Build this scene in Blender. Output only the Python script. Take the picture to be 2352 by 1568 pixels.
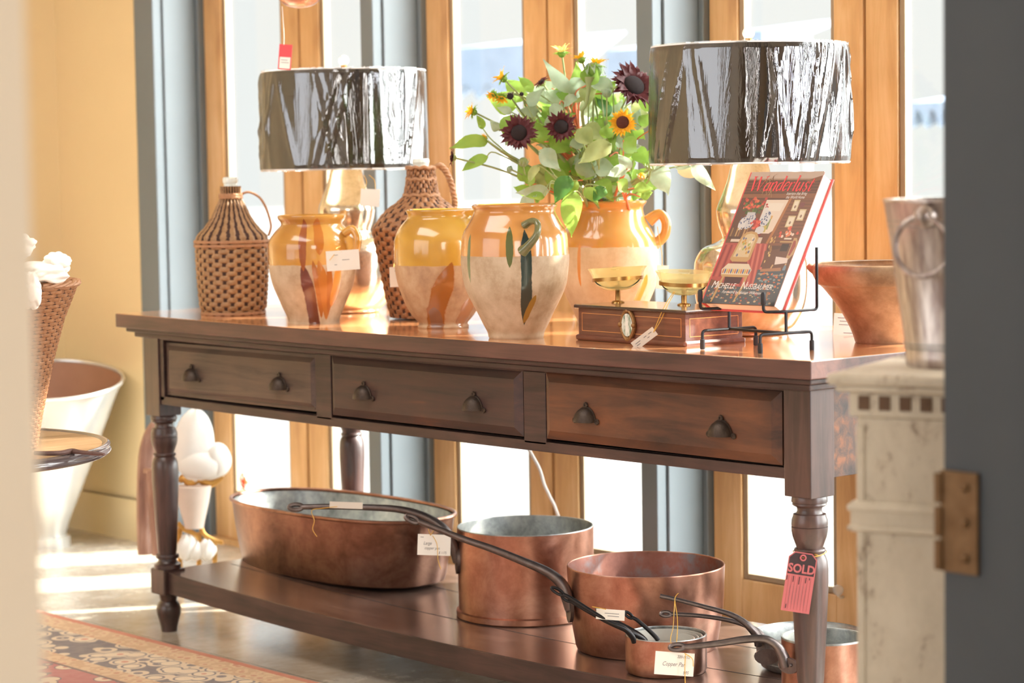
import bpy, bmesh, math, random
from mathutils import Vector, Matrix, noise
PI = math.pi
rnd = random.Random(7)
sc = bpy.context.scene
COL = sc.collection
for o in list(bpy.data.objects): bpy.data.objects.remove(o)

# ------------------------------------------------------------------ camera
F, YAW, PIT, ROLL = 5382.1447, 0.84914, 0.07437, -0.01554
CAM = Vector((5.39797, -3.33785, 1.23433))
FW = Vector((-math.sin(YAW)*math.cos(PIT), math.cos(YAW)*math.cos(PIT), -math.sin(PIT)))
_rt = Vector((math.cos(YAW), math.sin(YAW), 0)); _up = _rt.cross(FW)
RT = _rt*math.cos(ROLL) + _up*math.sin(ROLL)
UP = -_rt*math.sin(ROLL) + _up*math.cos(ROLL)
cd = bpy.data.cameras.new('camera'); cam = bpy.data.objects.new('camera', cd); COL.objects.link(cam)
cam.matrix_world = Matrix(((RT.x, UP.x, -FW.x, CAM.x), (RT.y, UP.y, -FW.y, CAM.y), (RT.z, UP.z, -FW.z, CAM.z), (0, 0, 0, 1)))
cd.sensor_width = 36; cd.lens = 36*F/2352; cd.clip_start = .05; cd.clip_end = 200
cd.dof.use_dof = True; cd.dof.focus_distance = 4.95; cd.dof.aperture_fstop = 4.0
sc.camera = cam

def at(u, v, d):            # point seen at photo position (u, v), d metres in front of the camera
    return CAM + (FW + RT*((u-1176)/F) - UP*((v-784)/F))*d

# ------------------------------------------------------------------ world, sun, lamps, exposure
vs = sc.view_settings; vs.view_transform = 'Standard'; vs.look = 'None'; vs.gamma = 1; vs.use_curve_mapping = False; vs.exposure = 0.0
SKY_LOW, SKY_HIGH, SKY_LOBE, SUN, ROOM = 0.98, 3.4, 25.0, 20.0, 50.0
w = bpy.data.worlds.new('world'); sc.world = w; w.use_nodes = True
nt = w.node_tree; nt.nodes.clear()
tc = nt.nodes.new('ShaderNodeTexCoord'); sx = nt.nodes.new('ShaderNodeSeparateXYZ')
mr = nt.nodes.new('ShaderNodeMapRange'); mr.inputs[1].default_value = 0.10; mr.inputs[2].default_value = 0.40
mr.inputs[3].default_value = SKY_LOW; mr.inputs[4].default_value = SKY_HIGH
bg = nt.nodes.new('ShaderNodeBackground'); bg.inputs[0].default_value = (0.99, 0.992, 1.0, 1)
wo = nt.nodes.new('ShaderNodeOutputWorld')
nt.links.new(tc.outputs['Generated'], sx.inputs[0]); nt.links.new(sx.outputs[2], mr.inputs[0])
# bright sky lobe added off the sun, out of view, to light post reveals
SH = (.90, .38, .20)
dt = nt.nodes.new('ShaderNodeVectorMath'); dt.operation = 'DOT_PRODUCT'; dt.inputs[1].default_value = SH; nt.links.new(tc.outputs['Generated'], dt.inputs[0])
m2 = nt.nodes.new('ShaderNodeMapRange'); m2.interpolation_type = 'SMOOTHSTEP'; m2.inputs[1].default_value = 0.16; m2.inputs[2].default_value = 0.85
m2.inputs[3].default_value = 0; m2.inputs[4].default_value = SKY_LOBE; nt.links.new(dt.outputs['Value'], m2.inputs[0])
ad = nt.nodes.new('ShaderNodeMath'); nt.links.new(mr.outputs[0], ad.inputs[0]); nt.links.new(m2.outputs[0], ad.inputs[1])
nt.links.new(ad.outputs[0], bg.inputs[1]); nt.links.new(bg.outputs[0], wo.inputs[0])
sd = bpy.data.lights.new('sun', 'SUN'); sun = bpy.data.objects.new('sun', sd); COL.objects.link(sun)
sd.energy = SUN; sd.color = (1, .95, .86); sd.angle = math.radians(1.0)
SUNDIR = Vector((-.47*math.cos(math.radians(36)), -.88*math.cos(math.radians(36)), -math.sin(math.radians(36)))).normalized()
sun.rotation_euler = SUNDIR.to_track_quat('-Z', 'Y').to_euler(); sun.location = (3, 8, 7)
def area(name, loc, size, power, color, target):
    l = bpy.data.lights.new(name, 'AREA'); l.shape = 'RECTANGLE'; l.size, l.size_y = size; l.energy = power; l.color = color
    o = bpy.data.objects.new(name, l); COL.objects.link(o); o.location = loc
    o.rotation_euler = (Vector(target)-Vector(loc)).to_track_quat('-Z', 'Y').to_euler(); return o
area('ceiling_lamp_light', (1.2, -1.6, 3.1), (2.2, 1.0), ROOM*.9, (1, .97, .93), (1.2, -1.2, 0))
area('shop_front_window_light', (1.0, -6.2, 1.9), (4.5, 2.2), ROOM*1.9, (.90, .95, 1), (1.2, 0, .7))
area('side_fill_light', (5.6, 0.75, 1.25), (.6, 1.9), ROOM*1.6, (.90, .94, 1), (2.4, .35, .7))  # added unseen light for a supposed side window, brightens right-hand faces
area('near_wall_fill_light', (7.4, -4.2, 1.9), (1.6, 1.4), ROOM*1.3, (1, .95, .88), (3.9, -3.0, 1.2))  # added fill with no visible source, brightens the near cream wall

# ------------------------------------------------------------------ materials
def lin(c):
    r = []
    for x in c[:3]:
        x /= 255.0; r.append(x/12.92 if x <= .04045 else ((x+.055)/1.055)**2.4)
    return tuple(r)+(1,)
class N:
    def __init__(s, name):
        s.m = bpy.data.materials.new(name); s.m.use_nodes = True; s.t = s.m.node_tree
        s.b = s.t.nodes['Principled BSDF']; s.out = s.t.nodes['Material Output']
    def n(s, typ, **k):
        x = s.t.nodes.new('ShaderNode'+typ)
        for a, v in k.items(): setattr(x, a, v)
        return x
    def l(s, a, b): s.t.links.new(a, b)
    def coord(s, scale=(1, 1, 1), kind='Object'):
        t = s.n('TexCoord'); m = s.n('Mapping'); m.inputs['Scale'].default_value = scale
        s.l(t.outputs[kind], m.inputs[0]); return m.outputs[0]
    def noise(s, vec, scale, detail=4, rough=.6, dist=0):
        x = s.n('TexNoise'); x.inputs['Scale'].default_value = scale; x.inputs['Detail'].default_value = detail
        x.inputs['Roughness'].default_value = rough; x.inputs['Distortion'].default_value = dist
        if vec: s.l(vec, x.inputs['Vector'])
        return x.outputs[0]
    def ramp(s, fac, stops, interp='LINEAR'):
        x = s.n('ValToRGB'); cr = x.color_ramp; cr.interpolation = interp
        while len(cr.elements) < len(stops): cr.elements.new(.5)
        for e, (p, c) in zip(cr.elements, stops): e.position = p; e.color = lin(c)
        s.l(fac, x.inputs[0]); return x.outputs[0]
    def mix(s, fac, a, b, blend='MIX'):
        x = s.n('Mix', data_type='RGBA', blend_type=blend)
        for sock, v in ((x.inputs[0], fac), (x.inputs[6], a), (x.inputs[7], b)):
            if hasattr(v, 'links'): s.l(v, sock)
            else: sock.default_value = v if not isinstance(v, tuple) or len(v) != 3 else lin(v)
        return x.outputs[2]
    def math(s, op, a, b=0.0, c=0.0):
        x = s.n('Math', operation=op)
        for i, v in enumerate((a, b, c)):
            if hasattr(v, 'links'): s.l(v, x.inputs[i])
            else: x.inputs[i].default_value = v
        return x.outputs[0]
    def bump(s, h, strength=.3, dist=.002):
        x = s.n('Bump'); x.inputs['Strength'].default_value = strength; x.inputs['Distance'].default_value = dist
        s.l(h, x.inputs['Height']); s.l(x.outputs[0], s.b.inputs['Normal'])
    def col(s, c):
        if hasattr(c, 'links'): s.l(c, s.b.inputs['Base Color'])
        else: s.b.inputs['Base Color'].default_value = lin(c)
    def p(s, **k):
        for a, v in k.items():
            i = s.b.inputs[{'rough': 'Roughness', 'metal': 'Metallic', 'coat': 'Coat Weight', 'coatr': 'Coat Roughness', 'spec': 'Specular IOR Level', 'sheen': 'Sheen Weight', 'trans': 'Transmission Weight', 'ior': 'IOR', 'sub': 'Subsurface Weight'}[a]]
            if hasattr(v, 'links'): s.l(v, i)
            else: i.default_value = v
        return s
def simple(name, c, rough=.5, metal=0, var=0, scale=20, bump=0, **k):
    s = N(name)
    if var:
        s.col(s.mix(s.noise(s.coord(), scale), tuple(max(0, x-var) for x in c), tuple(min(255, x+var) for x in c)))
    else: s.col(c)
    s.p(rough=rough, metal=metal, **k)
    if bump: s.bump(s.noise(s.coord(), scale*4), bump)
    return s.m
def wood(name, stops, axis=0, rough=.4, scale=6, coat=0, bump=.25, stretch=14, coatr=.1, kind='Object'):
    s = N(name); sc_ = [stretch, stretch, stretch]; sc_[axis] = 1.0
    v = s.coord(tuple(sc_), kind)
    n1 = s.noise(v, scale*.5, 6, .65, .6); n2 = s.noise(s.coord((1, 1, 1), kind), scale*.9, 3, .5)
    f = s.math('ADD', s.math('MULTIPLY', n1, .62), s.math('MULTIPLY', n2, .38))
    s.col(s.ramp(f, stops)); s.p(rough=rough, coat=coat, coatr=coatr); s.bump(n1, bump, .0015)
    return s.m
M = {}
M['wood_dark'] = wood('table_dark_wood', [(.36, (44, 31, 29)), (.47, (60, 43, 40)), (.58, (75, 54, 49)), (.68, (90, 64, 55))], 0, .42, 7, bump=.3)
M['wood_post'] = wood('table_post_wood', [(.36, (46, 32, 30)), (.48, (66, 46, 42)), (.6, (86, 60, 54))], 2, .38, 7, coat=.45, coatr=.28)
M['wood_drawer'] = wood('drawer_front_wood', [(.38, (48, 36, 33)), (.46, (68, 50, 44)), (.53, (88, 61, 48)), (.62, (128, 78, 48))], 0, .42, 6)
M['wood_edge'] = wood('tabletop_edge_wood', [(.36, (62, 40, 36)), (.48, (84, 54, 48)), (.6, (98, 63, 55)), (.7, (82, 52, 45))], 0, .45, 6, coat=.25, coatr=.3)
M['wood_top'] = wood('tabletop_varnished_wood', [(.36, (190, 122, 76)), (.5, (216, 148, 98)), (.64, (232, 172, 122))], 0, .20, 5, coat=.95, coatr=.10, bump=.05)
M['shelf_top'] = wood('shelf_board_wood', [(.36, (66, 50, 46)), (.5, (90, 70, 62)), (.64, (116, 92, 82))], 0, .24, 5, coat=.35, coatr=.18, bump=.15)
M['groove'] = simple('dark_joint', (34, 24, 22), .8)
M['door_wood'] = wood('amber_door_wood', [(.36, (188, 142, 92)), (.5, (212, 168, 114)), (.64, (228, 190, 142))], 2, .42, 4, stretch=10, bump=.1)
M['blue'] = simple('slate_blue_paint', (114, 124, 130), .45, var=6, scale=3)
M['putty'] = simple('door_bead_pale', (208, 196, 178), .5)
M['bead'] = simple('tan_glazing_bead', (158, 138, 112), .6)
M['yellow'] = simple('ochre_wall_paint', (228, 207, 162), .7, var=5, scale=2)
M['cream'] = simple('cream_wall_paint', (236, 224, 206), .75, var=3, scale=2)
M['ceil'] = simple('ceiling_paint', (226, 214, 196), .8)
M['shop'] = simple('shop_wall_paint', (196, 168, 130), .8)
M['slate_door'] = simple('dark_slate_paint', (66, 72, 78), .6, var=4, scale=8)
M['iron'] = simple('black_iron', (40, 38, 40), .38, .6, var=8, scale=60, bump=.1)
M['iron_grey'] = simple('grey_forged_iron', (108, 98, 96), .36, .85, var=24, scale=50, bump=.25)
M['pull'] = simple('bronze_cup_pull', (66, 54, 46), .42, .6, var=16, scale=120, bump=.3)
M['brass'] = simple('old_brass', (176, 136, 78), .28, 1, var=22, scale=60)
M['gilt'] = simple('gilt_metal', (206, 158, 84), .35, .8, var=26, scale=30, bump=.2)
M['hinge'] = simple('aged_brass_hinge', (112, 84, 54), .5, .7, var=30, scale=30)
M['paper'] = simple('white_card', (238, 234, 226), .7)
M['paper_grey'] = simple('cream_card', (222, 214, 202), .7)
M['ink'] = simple('grey_ink', (120, 118, 122), .8)
M['string'] = simple('gold_thread', (214, 168, 72), .5)
M['white_string'] = simple('white_cord', (244, 242, 238), .5)
M['pink'] = simple('coral_card', (186, 98, 100), .65)
M['black_ink'] = simple('tag_black', (52, 36, 40), .6)
M['galv'] = simple('galvanised_steel', (222, 222, 218), .24, .55, var=14, scale=9)
M['brown_reflect'] = simple('tub_brown_reflection', (158, 116, 92), .5, .2, var=14, scale=8)  # brown of the reflected wall put into the tub's inside colour
M['linen'] = simple('white_linen', (238, 232, 222), .85, var=6, scale=30, bump=.3, sheen=.2)
M['linen_dk'] = simple('linen_stripe', (120, 108, 112), .85)
M['wicker'] = simple('wicker_tan', (150, 112, 72), .5, var=38, scale=90, bump=.2)
M['wicker_brown'] = simple('wicker_brown', (146, 98, 60), .5, var=38, scale=110, bump=.2)
M['wicker_dark'] = simple('wicker_gap', (62, 38, 30), .8)
M['rope'] = simple('willow_rope', (168, 122, 86), .5, var=26, scale=100)
M['bottle'] = simple('pale_bottle_glass', (226, 236, 232), .08, 0, coat=.5)
M['plinth'] = None
M['table_round'] = wood('round_table_wood', [(.36, (120, 90, 66)), (.5, (150, 118, 90)), (.64, (176, 146, 116))], 1, .3, 5, coat=.4, bump=.05)
M['table_rim'] = simple('round_table_rim', (92, 84, 86), .18, .1, coat=.6)
M['twig'] = simple('brown_twig', (96, 70, 64), .6, var=20, scale=80, bump=.3)
M['page'] = simple('book_pages', (236, 230, 222), .7)
M['red_cloth'] = simple('coral_book_cloth', (214, 92, 92), .7)
M['rubber'] = simple('black_rubber', (44, 44, 48), .6)
M['shade'] = simple('dark_brown_shade_fabric', (70, 61, 54), .75, var=10, scale=40)
M['shade_in'] = simple('shade_lining', (226, 214, 190), .7)
M['trimw'] = simple('white_shade_trim', (240, 240, 240), .5)
M['pave'] = simple('pale_pavement', (88, 88, 87), .9)
M['awning'] = simple('blue_grey_canvas', (118, 132, 152), .8, var=16, scale=6)

def glazed_glass(name, tint, gloss):
    s = N(name); s.t.nodes.remove(s.b)
    tr = s.n('BsdfTransparent'); tr.inputs[0].default_value = lin(tint); gl = s.n('BsdfGlossy'); gl.inputs['Roughness'].default_value = .02
    lw = s.n('LayerWeight'); lw.inputs[0].default_value = .5; mx = s.n('MixShader')
    s.l(s.math('MULTIPLY_ADD', s.math('POWER', lw.outputs['Facing'], 5.0), .8, .04), mx.inputs[0]); s.l(tr.outputs[0], mx.inputs[1]); s.l(gl.outputs[0], mx.inputs[2]); s.l(mx.outputs[0], s.out.inputs[0])
    return s.m
M['pane'] = glazed_glass('window_glass', (252, 254, 252), .12)
def milky(name, tint, body, k, gloss):
    s = N(name); s.t.nodes.remove(s.b)
    tr = s.n('BsdfTransparent'); tr.inputs[0].default_value = lin(tint); df = s.n('BsdfDiffuse'); df.inputs[0].default_value = lin(body); tl = s.n('BsdfTranslucent'); tl.inputs[0].default_value = lin(body)
    m0 = s.n('MixShader'); s.l(df.outputs[0], m0.inputs[1]); s.l(tl.outputs[0], m0.inputs[2]); m1 = s.n('MixShader'); m1.inputs[0].default_value = k; s.l(tr.outputs[0], m1.inputs[1]); s.l(m0.outputs[0], m1.inputs[2])
    gl = s.n('BsdfGlossy'); gl.inputs['Roughness'].default_value = .04; fr = s.n('LayerWeight'); fr.inputs[0].default_value = .3; mx = s.n('MixShader')
    s.l(s.math('MULTIPLY', s.math('POWER', fr.outputs['Facing'], 3.0), gloss), mx.inputs[0]); s.l(m1.outputs[0], mx.inputs[1]); s.l(gl.outputs[0], mx.inputs[2]); s.l(mx.outputs[0], s.out.inputs[0]); return s.m
M['bowl_glass'] = milky('amber_bowl_glass', (253, 250, 232), (250, 238, 190), .30, .9)
M['crystal'] = milky('crystal', (250, 250, 250), (250, 250, 250), .3, 1.0)

def mk_copper(name, a, b, c, rough=.26, scale=9):
    s = N(name); v = s.coord(); n1 = s.noise(v, scale, 6, .7, .4); n2 = s.noise(v, scale*5, 3)
    s.col(s.ramp(s.math('ADD', s.math('MULTIPLY', n1, .8), s.math('MULTIPLY', n2, .2)), [(.34, a), (.5, b), (.66, c)]))
    s.p(metal=.92, rough=s.math('MULTIPLY_ADD', n1, .30, rough-.08)); s.bump(n2, .06, .001); return s.m
M['copper'] = mk_copper('brown_copper', (108, 78, 66), (138, 102, 86), (166, 128, 108))
M['copper_red'] = mk_copper('warm_copper', (140, 98, 80), (170, 122, 102), (194, 150, 128))
M['tin'] = mk_copper('tinned_lining', (112, 116, 116), (160, 162, 160), (196, 196, 190), .4, 12)
M['tin_bright'] = simple('bright_tin_lining', (214, 210, 202), .35, .4, var=8, scale=20)
M['tin_patina'] = mk_copper('worn_copper_lining', (124, 84, 74), (150, 104, 92), (140, 142, 146), .42, 8)
M['mercury'] = mk_copper('mercury_glass', (200, 186, 166), (234, 224, 206), (248, 242, 232), .10, 16)
M['pink_metal'] = mk_copper('pink_copper', (206, 150, 130), (228, 178, 160), (240, 200, 186), .2)

def jar_mat(name, line, glaze, clay, drips, wob=.006):
    """glazed above `line` (object z), bare clay below, plus drips: (angle, z_top, z_bottom, half width m, colour, slant)"""
    s = N(name); t = s.n('TexCoord'); sp = s.n('SeparateXYZ'); s.l(t.outputs['Object'], sp.inputs[0])
    x, y, z = sp.outputs; v = s.coord()
    n1 = s.noise(v, 14, 5, .65); n2 = s.noise(v, 60, 4); n3 = s.noise(v, 5, 3)
    g = s.ramp(n3, [(.35, glaze[0]), (.5, glaze[1]), (.65, glaze[2])])
    c = s.ramp(s.math('ADD', s.math('MULTIPLY', n1, .7), s.math('MULTIPLY', n2, .3)), [(.34, clay[0]), (.5, clay[1]), (.66, clay[2])])
    edge = s.math('ADD', z, s.math('MULTIPLY', s.math('SUBTRACT', n1, .5), wob*2))
    isg = s.math('MULTIPLY_ADD', s.math('SUBTRACT', edge, line), 700, .5)
    mr_ = s.n('Clamp'); s.l(isg, mr_.inputs[0]); isg = mr_.outputs[0]
    col = s.mix(isg, c, g); shiny = isg
    ang = s.math('ARCTAN2', y, x)
    rad = s.math('SQRT', s.math('ADD', s.math('MULTIPLY', x, x), s.math('MULTIPLY', y, y)))
    for (a, zt, zb, hw, cc, sl) in drips:
        za = s.math('SUBTRACT', zt, z)
        d = s.math('SUBTRACT', ang, s.math('MULTIPLY_ADD', za, sl, a))
        d = s.math('ABSOLUTE', s.math('MULTIPLY', d, rad))
        d = s.math('ADD', d, s.math('MULTIPLY', s.math('SUBTRACT', n1, .5), hw*.9))
        mid = (zt+zb)/2; hh = (zt-zb)/2
        e = s.math('DIVIDE', s.math('ABSOLUTE', s.math('SUBTRACT', z, mid)), hh)
        e = s.math('POWER', e, 4.0)
        k = s.math('SUBTRACT', 1.0, s.math('ADD', s.math('DIVIDE', d, hw), e))
        cl = s.n('Clamp'); s.l(s.math('MULTIPLY', k, 9.0), cl.inputs[0])
        col = s.mix(cl.outputs[0], col, cc); shiny = s.math('MAXIMUM', shiny, cl.outputs[0])
    s.col(col); s.p(rough=s.math('MULTIPLY_ADD', shiny, -.42, .62), coat=s.math('MULTIPLY', shiny, .8), coatr=.06)
    s.bump(n2, .12, .0015); return s.m

def leafmat(name, a, b, trans):
    s = N(name); v = s.coord((1, 1, 1)); n1 = s.noise(v, 30, 4)
    c = s.mix(n1, a, b); s.col(c); s.p(rough=.55)
    tl = s.n('BsdfTranslucent'); s.l(c, tl.inputs[0]); mx = s.n('MixShader'); mx.inputs[0].default_value = trans
    s.l(s.b.outputs[0], mx.inputs[1]); s.l(tl.outputs[0], mx.inputs[2]); s.l(mx.outputs[0], s.out.inputs[0]); return s.m
M['leaf'] = leafmat('fresh_leaf', (128, 176, 66), (174, 206, 104), .5)
M['leaf_olive'] = leafmat('olive_leaf', (160, 176, 108), (196, 206, 146), .5)
M['leaf_grey'] = leafmat('grey_green_leaf', (158, 184, 150), (206, 220, 198), .5)
M['leaf_dark'] = leafmat('dark_leaf', (62, 116, 52), (104, 154, 70), .4)
M['leaf_dry'] = leafmat('dry_leaf', (222, 190, 140), (240, 220, 180), .5)
M['stem'] = leafmat('green_stem', (146, 166, 104), (182, 192, 140), .2)
M['stem_red'] = simple('red_stem', (222, 128, 92), .6)
M['petal_dark'] = leafmat('maroon_petal', (66, 22, 30), (118, 48, 52), .25)
M['petal_yellow'] = leafmat('yellow_petal', (246, 176, 24), (255, 206, 60), .45)
M['petal_pale'] = leafmat('pale_yellow_petal', (250, 216, 110), (255, 236, 160), .5)
M['disc'] = simple('flower_disc', (40, 28, 30), .9, var=10, scale=300, bump=.8)
M['disc_brown'] = simple('brown_flower_disc', (96, 44, 30), .9, var=20, scale=300, bump=.8)

def mk_plinth():
    s = N('chipped_white_paint'); v = s.coord((1, 1, .55)); n1 = s.noise(v, 26, 8, .75, .3); n2 = s.noise(v, 7, 3)
    f = s.math('ADD', s.math('MULTIPLY', n1, .7), s.math('MULTIPLY', n2, .3))
    s.col(s.ramp(f, [(.36, (96, 78, 66)), (.405, (168, 150, 130)), (.45, (204, 192, 172)), (.62, (216, 204, 184))])); s.p(rough=.6); s.bump(f, .4, .003); return s.m
M['plinth'] = mk_plinth()
M['plinth_dark'] = simple('dark_dentil_gap', (104, 78, 58), .8, var=14, scale=60)

def mk_floor():
    s = N('worn_grey_floor'); v = s.coord()
    n1 = s.noise(v, 1.6, 8, .7, .5); n2 = s.noise(v, 9, 6, .7)
    f = s.math('ADD', s.math('MULTIPLY', n1, .65), s.math('MULTIPLY', n2, .35))
    c = s.ramp(f, [(.36, (156, 142, 124)), (.5, (190, 180, 166)), (.62, (212, 206, 196))])
    br = s.n('TexBrick'); br.inputs['Scale'].default_value = 1; br.inputs['Mortar Size'].default_value = .003; br.inputs['Mortar Smooth'].default_value = .3
    br.inputs['Brick Width'].default_value = 2.4; br.inputs['Row Height'].default_value = .62; br.inputs['Color1'].default_value = (1, 1, 1, 1); br.inputs['Color2'].default_value = (.94, .94, .94, 1); br.inputs['Mortar'].default_value = (.42, .4, .38, 1)
    s.l(s.coord((1, 1, 1)), br.inputs['Vector'])
    s.col(s.mix(1.0, c, br.outputs[0], 'MULTIPLY')); s.p(rough=s.math('MULTIPLY_ADD', f, .4, .05), coat=.35, coatr=.2); s.bump(n2, .12, .003); return s.m
M['floor'] = mk_floor()

def mk_rug():
    s = N('woven_rug_pattern'); t = s.n('TexCoord'); sp = s.n('SeparateXYZ'); s.l(t.outputs['Object'], sp.inputs[0])
    x, y, z = sp.outputs      # object origin at the rug's far edge, y runs negative toward the camera
    d = s.math('MULTIPLY', y, -1.0)
    def vor(scale, feat='F1'):
        q = s.n('TexVoronoi'); q.feature = feat; q.inputs['Scale'].default_value = scale
        m = s.n('Mapping'); s.l(t.outputs['Object'], m.inputs[0]); s.l(m.outputs[0], q.inputs['Vector']); return q
    v1 = vor(15); v2 = vor(34); v3 = vor(15, 'SMOOTH_F1'); nz = s.noise(t.outputs['Object'], 40, 4)
    field = s.ramp(v1.outputs['Distance'], [(0, (190, 110, 90)), (.14, (232, 212, 184)), (.36, (226, 200, 170)), (.40, (96, 86, 98)), (.45, (184, 92, 94))], 'CONSTANT')
    border = s.ramp(v1.outputs['Distance'], [(0, (206, 128, 100)), (.16, (232, 214, 186)), (.40, (104, 96, 108)), (.47, (226, 206, 178)), (.60, (92, 86, 100))], 'CONSTANT')
    fine = s.ramp(v2.outputs['Distance'], [(0, (196, 124, 92)), (.28, (222, 190, 148)), (.55, (206, 166, 124))], 'CONSTANT')
    def band(a, b): return s.math('MULTIPLY', s.math('GREATER_THAN', d, a), s.math('LESS_THAN', d, b))
    c = s.mix(band(-.1, .022), field, (196, 92, 56)); c = s.mix(band(.022, .10), c, fine); c = s.mix(band(.10, .27), c, border)
    c = s.mix(band(.27, .33), c, fine); c = s.mix(band(.33, .34), c, (96, 60, 64))
    c = s.mix(s.math('MULTIPLY', nz, .35), c, (226, 204, 176)); s.col(c); s.p(rough=.95, sheen=.2); s.bump(nz, .5, .004); return s.m
M['rug'] = mk_rug()

def mk_wrap():
    s = N('clear_shrink_wrap'); s.t.nodes.remove(s.b)
    tr = s.n('BsdfTransparent'); gl = s.n('BsdfGlossy'); gl.inputs['Roughness'].default_value = .07; gl.inputs[0].default_value = (.95, .97, 1, 1)
    v = s.coord((9, 9, 1.1)); n1 = s.noise(v, 3.2, 5, .6, .8)
    bp = s.n('Bump'); bp.inputs['Strength'].default_value = .4; bp.inputs['Distance'].default_value = .006; s.l(n1, bp.inputs['Height']); s.l(bp.outputs[0], gl.inputs['Normal'])
    lw = s.n('LayerWeight'); lw.inputs[0].default_value = .38; s.l(bp.outputs[0], lw.inputs['Normal'])
    mx = s.n('MixShader'); s.l(s.math('MULTIPLY_ADD', lw.outputs['Fresnel'], .8, .10), mx.inputs[0]); s.l(tr.outputs[0], mx.inputs[1]); s.l(gl.outputs[0], mx.inputs[2]); s.l(mx.outputs[0], s.out.inputs[0]); return s.m
M['wrap'] = mk_wrap()

# ------------------------------------------------------------------ builders
def link(name, me, mats, parent=None, loc=(0, 0, 0), rot=None):
    o = bpy.data.objects.new(name, me); COL.objects.link(o)
    for m in (mats if isinstance(mats, (list, tuple)) else [mats]): me.materials.append(m)
    if parent: o.parent = parent
    o.location = loc
    if rot: o.rotation_euler = rot
    return o
def obj(name, bm, mats, parent=None, loc=(0, 0, 0), smooth=True, rot=None, bevel=0):
    bmesh.ops.recalc_face_normals(bm, faces=bm.faces)
    if smooth:
        for e in bm.edges:
            if len(e.link_faces) == 2 and e.calc_face_angle(0) > .75: e.smooth = False
        for f in bm.faces: f.smooth = True
    me = bpy.data.meshes.new(name); bm.to_mesh(me); bm.free()
    o = link(name, me, mats, parent, loc, rot)
    if bevel:
        b = o.modifiers.new('bevel', 'BEVEL'); b.width = bevel; b.segments = 2; b.limit_method = 'ANGLE'; b.angle_limit = .6
    elif smooth == 'auto' : pass
    return o
def flat(me_obj, angle=35):
    me = me_obj.data
    bm = bmesh.new(); bm.from_mesh(me)
    for e in bm.edges:
        if len(e.link_faces) == 2 and e.calc_face_angle(0) > math.radians(angle): e.smooth = False
    bm.to_mesh(me); bm.free(); return me_obj
def thing(name, label, cat, loc=(0, 0, 0), rz=0, group=None):
    o = bpy.data.objects.new(name, None); COL.objects.link(o); o.location = loc; o.rotation_euler = (0, 0, rz)
    o.empty_display_size = .05; o['label'] = label; o['category'] = cat
    if group: o['group'] = group
    return o
def tag(o, label, cat, group=None):
    o['label'] = label; o['category'] = cat
    if group: o['group'] = group
    return o
def struct(o): o['kind'] = 'structure'; return o
def B(): return bmesh.new()
def box(bm, a, b, mi=0, mat=None):
    vs_ = [Vector((x, y, z)) for x in (a[0], b[0]) for y in (a[1], b[1]) for z in (a[2], b[2])]
    if mat: vs_ = [mat @ q for q in vs_]
    vv = [bm.verts.new(q) for q in vs_]
    for f in ((0, 1, 3, 2), (4, 6, 7, 5), (0, 4, 5, 1), (2, 3, 7, 6), (0, 2, 6, 4), (1, 5, 7, 3)):
        bm.faces.new([vv[i] for i in f]).material_index = mi
    return bm
def sagbox(bm, x0, x1, y0, y1, z0, z1, sag, L, n=24, mi=0, mtop=None):
    rows = []
    for i in range(n+1):
        x = x0+(x1-x0)*i/n; dz = -sag*4*x*(L-x)/L/L
        rows.append([bm.verts.new((x, yy, zz+dz)) for yy, zz in ((y0, z0), (y1, z0), (y1, z1), (y0, z1))])
    for i in range(n):
        for k in range(4):
            f = bm.faces.new((rows[i][k], rows[i][(k+1) % 4], rows[i+1][(k+1) % 4], rows[i+1][k])); f.material_index = mi
            if k == 2 and mtop is not None: f.material_index = mtop
    bm.faces.new(rows[0]); bm.faces.new(rows[-1][::-1]); return bm
def lathe(bm, prof, seg=48, c=(0, 0, 0), mi=0, caps=(True, True), wav=None):
    rings = []
    for (r, z) in prof:
        ring = []
        for j in range(seg):
            a = 2*PI*j/seg; rr = r+(wav(a, z, r) if wav else 0)
            ring.append(bm.verts.new((c[0]+rr*math.cos(a), c[1]+rr*math.sin(a), c[2]+z)))
        rings.append(ring)
    for i in range(len(rings)-1):
        for j in range(seg):
            bm.faces.new((rings[i][j], rings[i][(j+1) % seg], rings[i+1][(j+1) % seg], rings[i+1][j])).material_index = mi
    if caps[0]: bm.faces.new(rings[0][::-1]).material_index = mi
    if caps[1]: bm.faces.new(rings[-1]).material_index = mi
    return bm
def smoothprof(prof, sub=4):
    out = []
    n = len(prof)
    for i in range(n-1):
        p0 = prof[max(0, i-1)]; p1 = prof[i]; p2 = prof[i+1]; p3 = prof[min(n-1, i+2)]
        for k in range(sub):
            t = k/sub
            out.append(tuple(.5*((2*p1[d])+(-p0[d]+p2[d])*t+(2*p0[d]-5*p1[d]+4*p2[d]-p3[d])*t*t+(-p0[d]+3*p1[d]-3*p2[d]+p3[d])*t**3) for d in range(len(p1))))
    out.append(prof[-1]); return out
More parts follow.
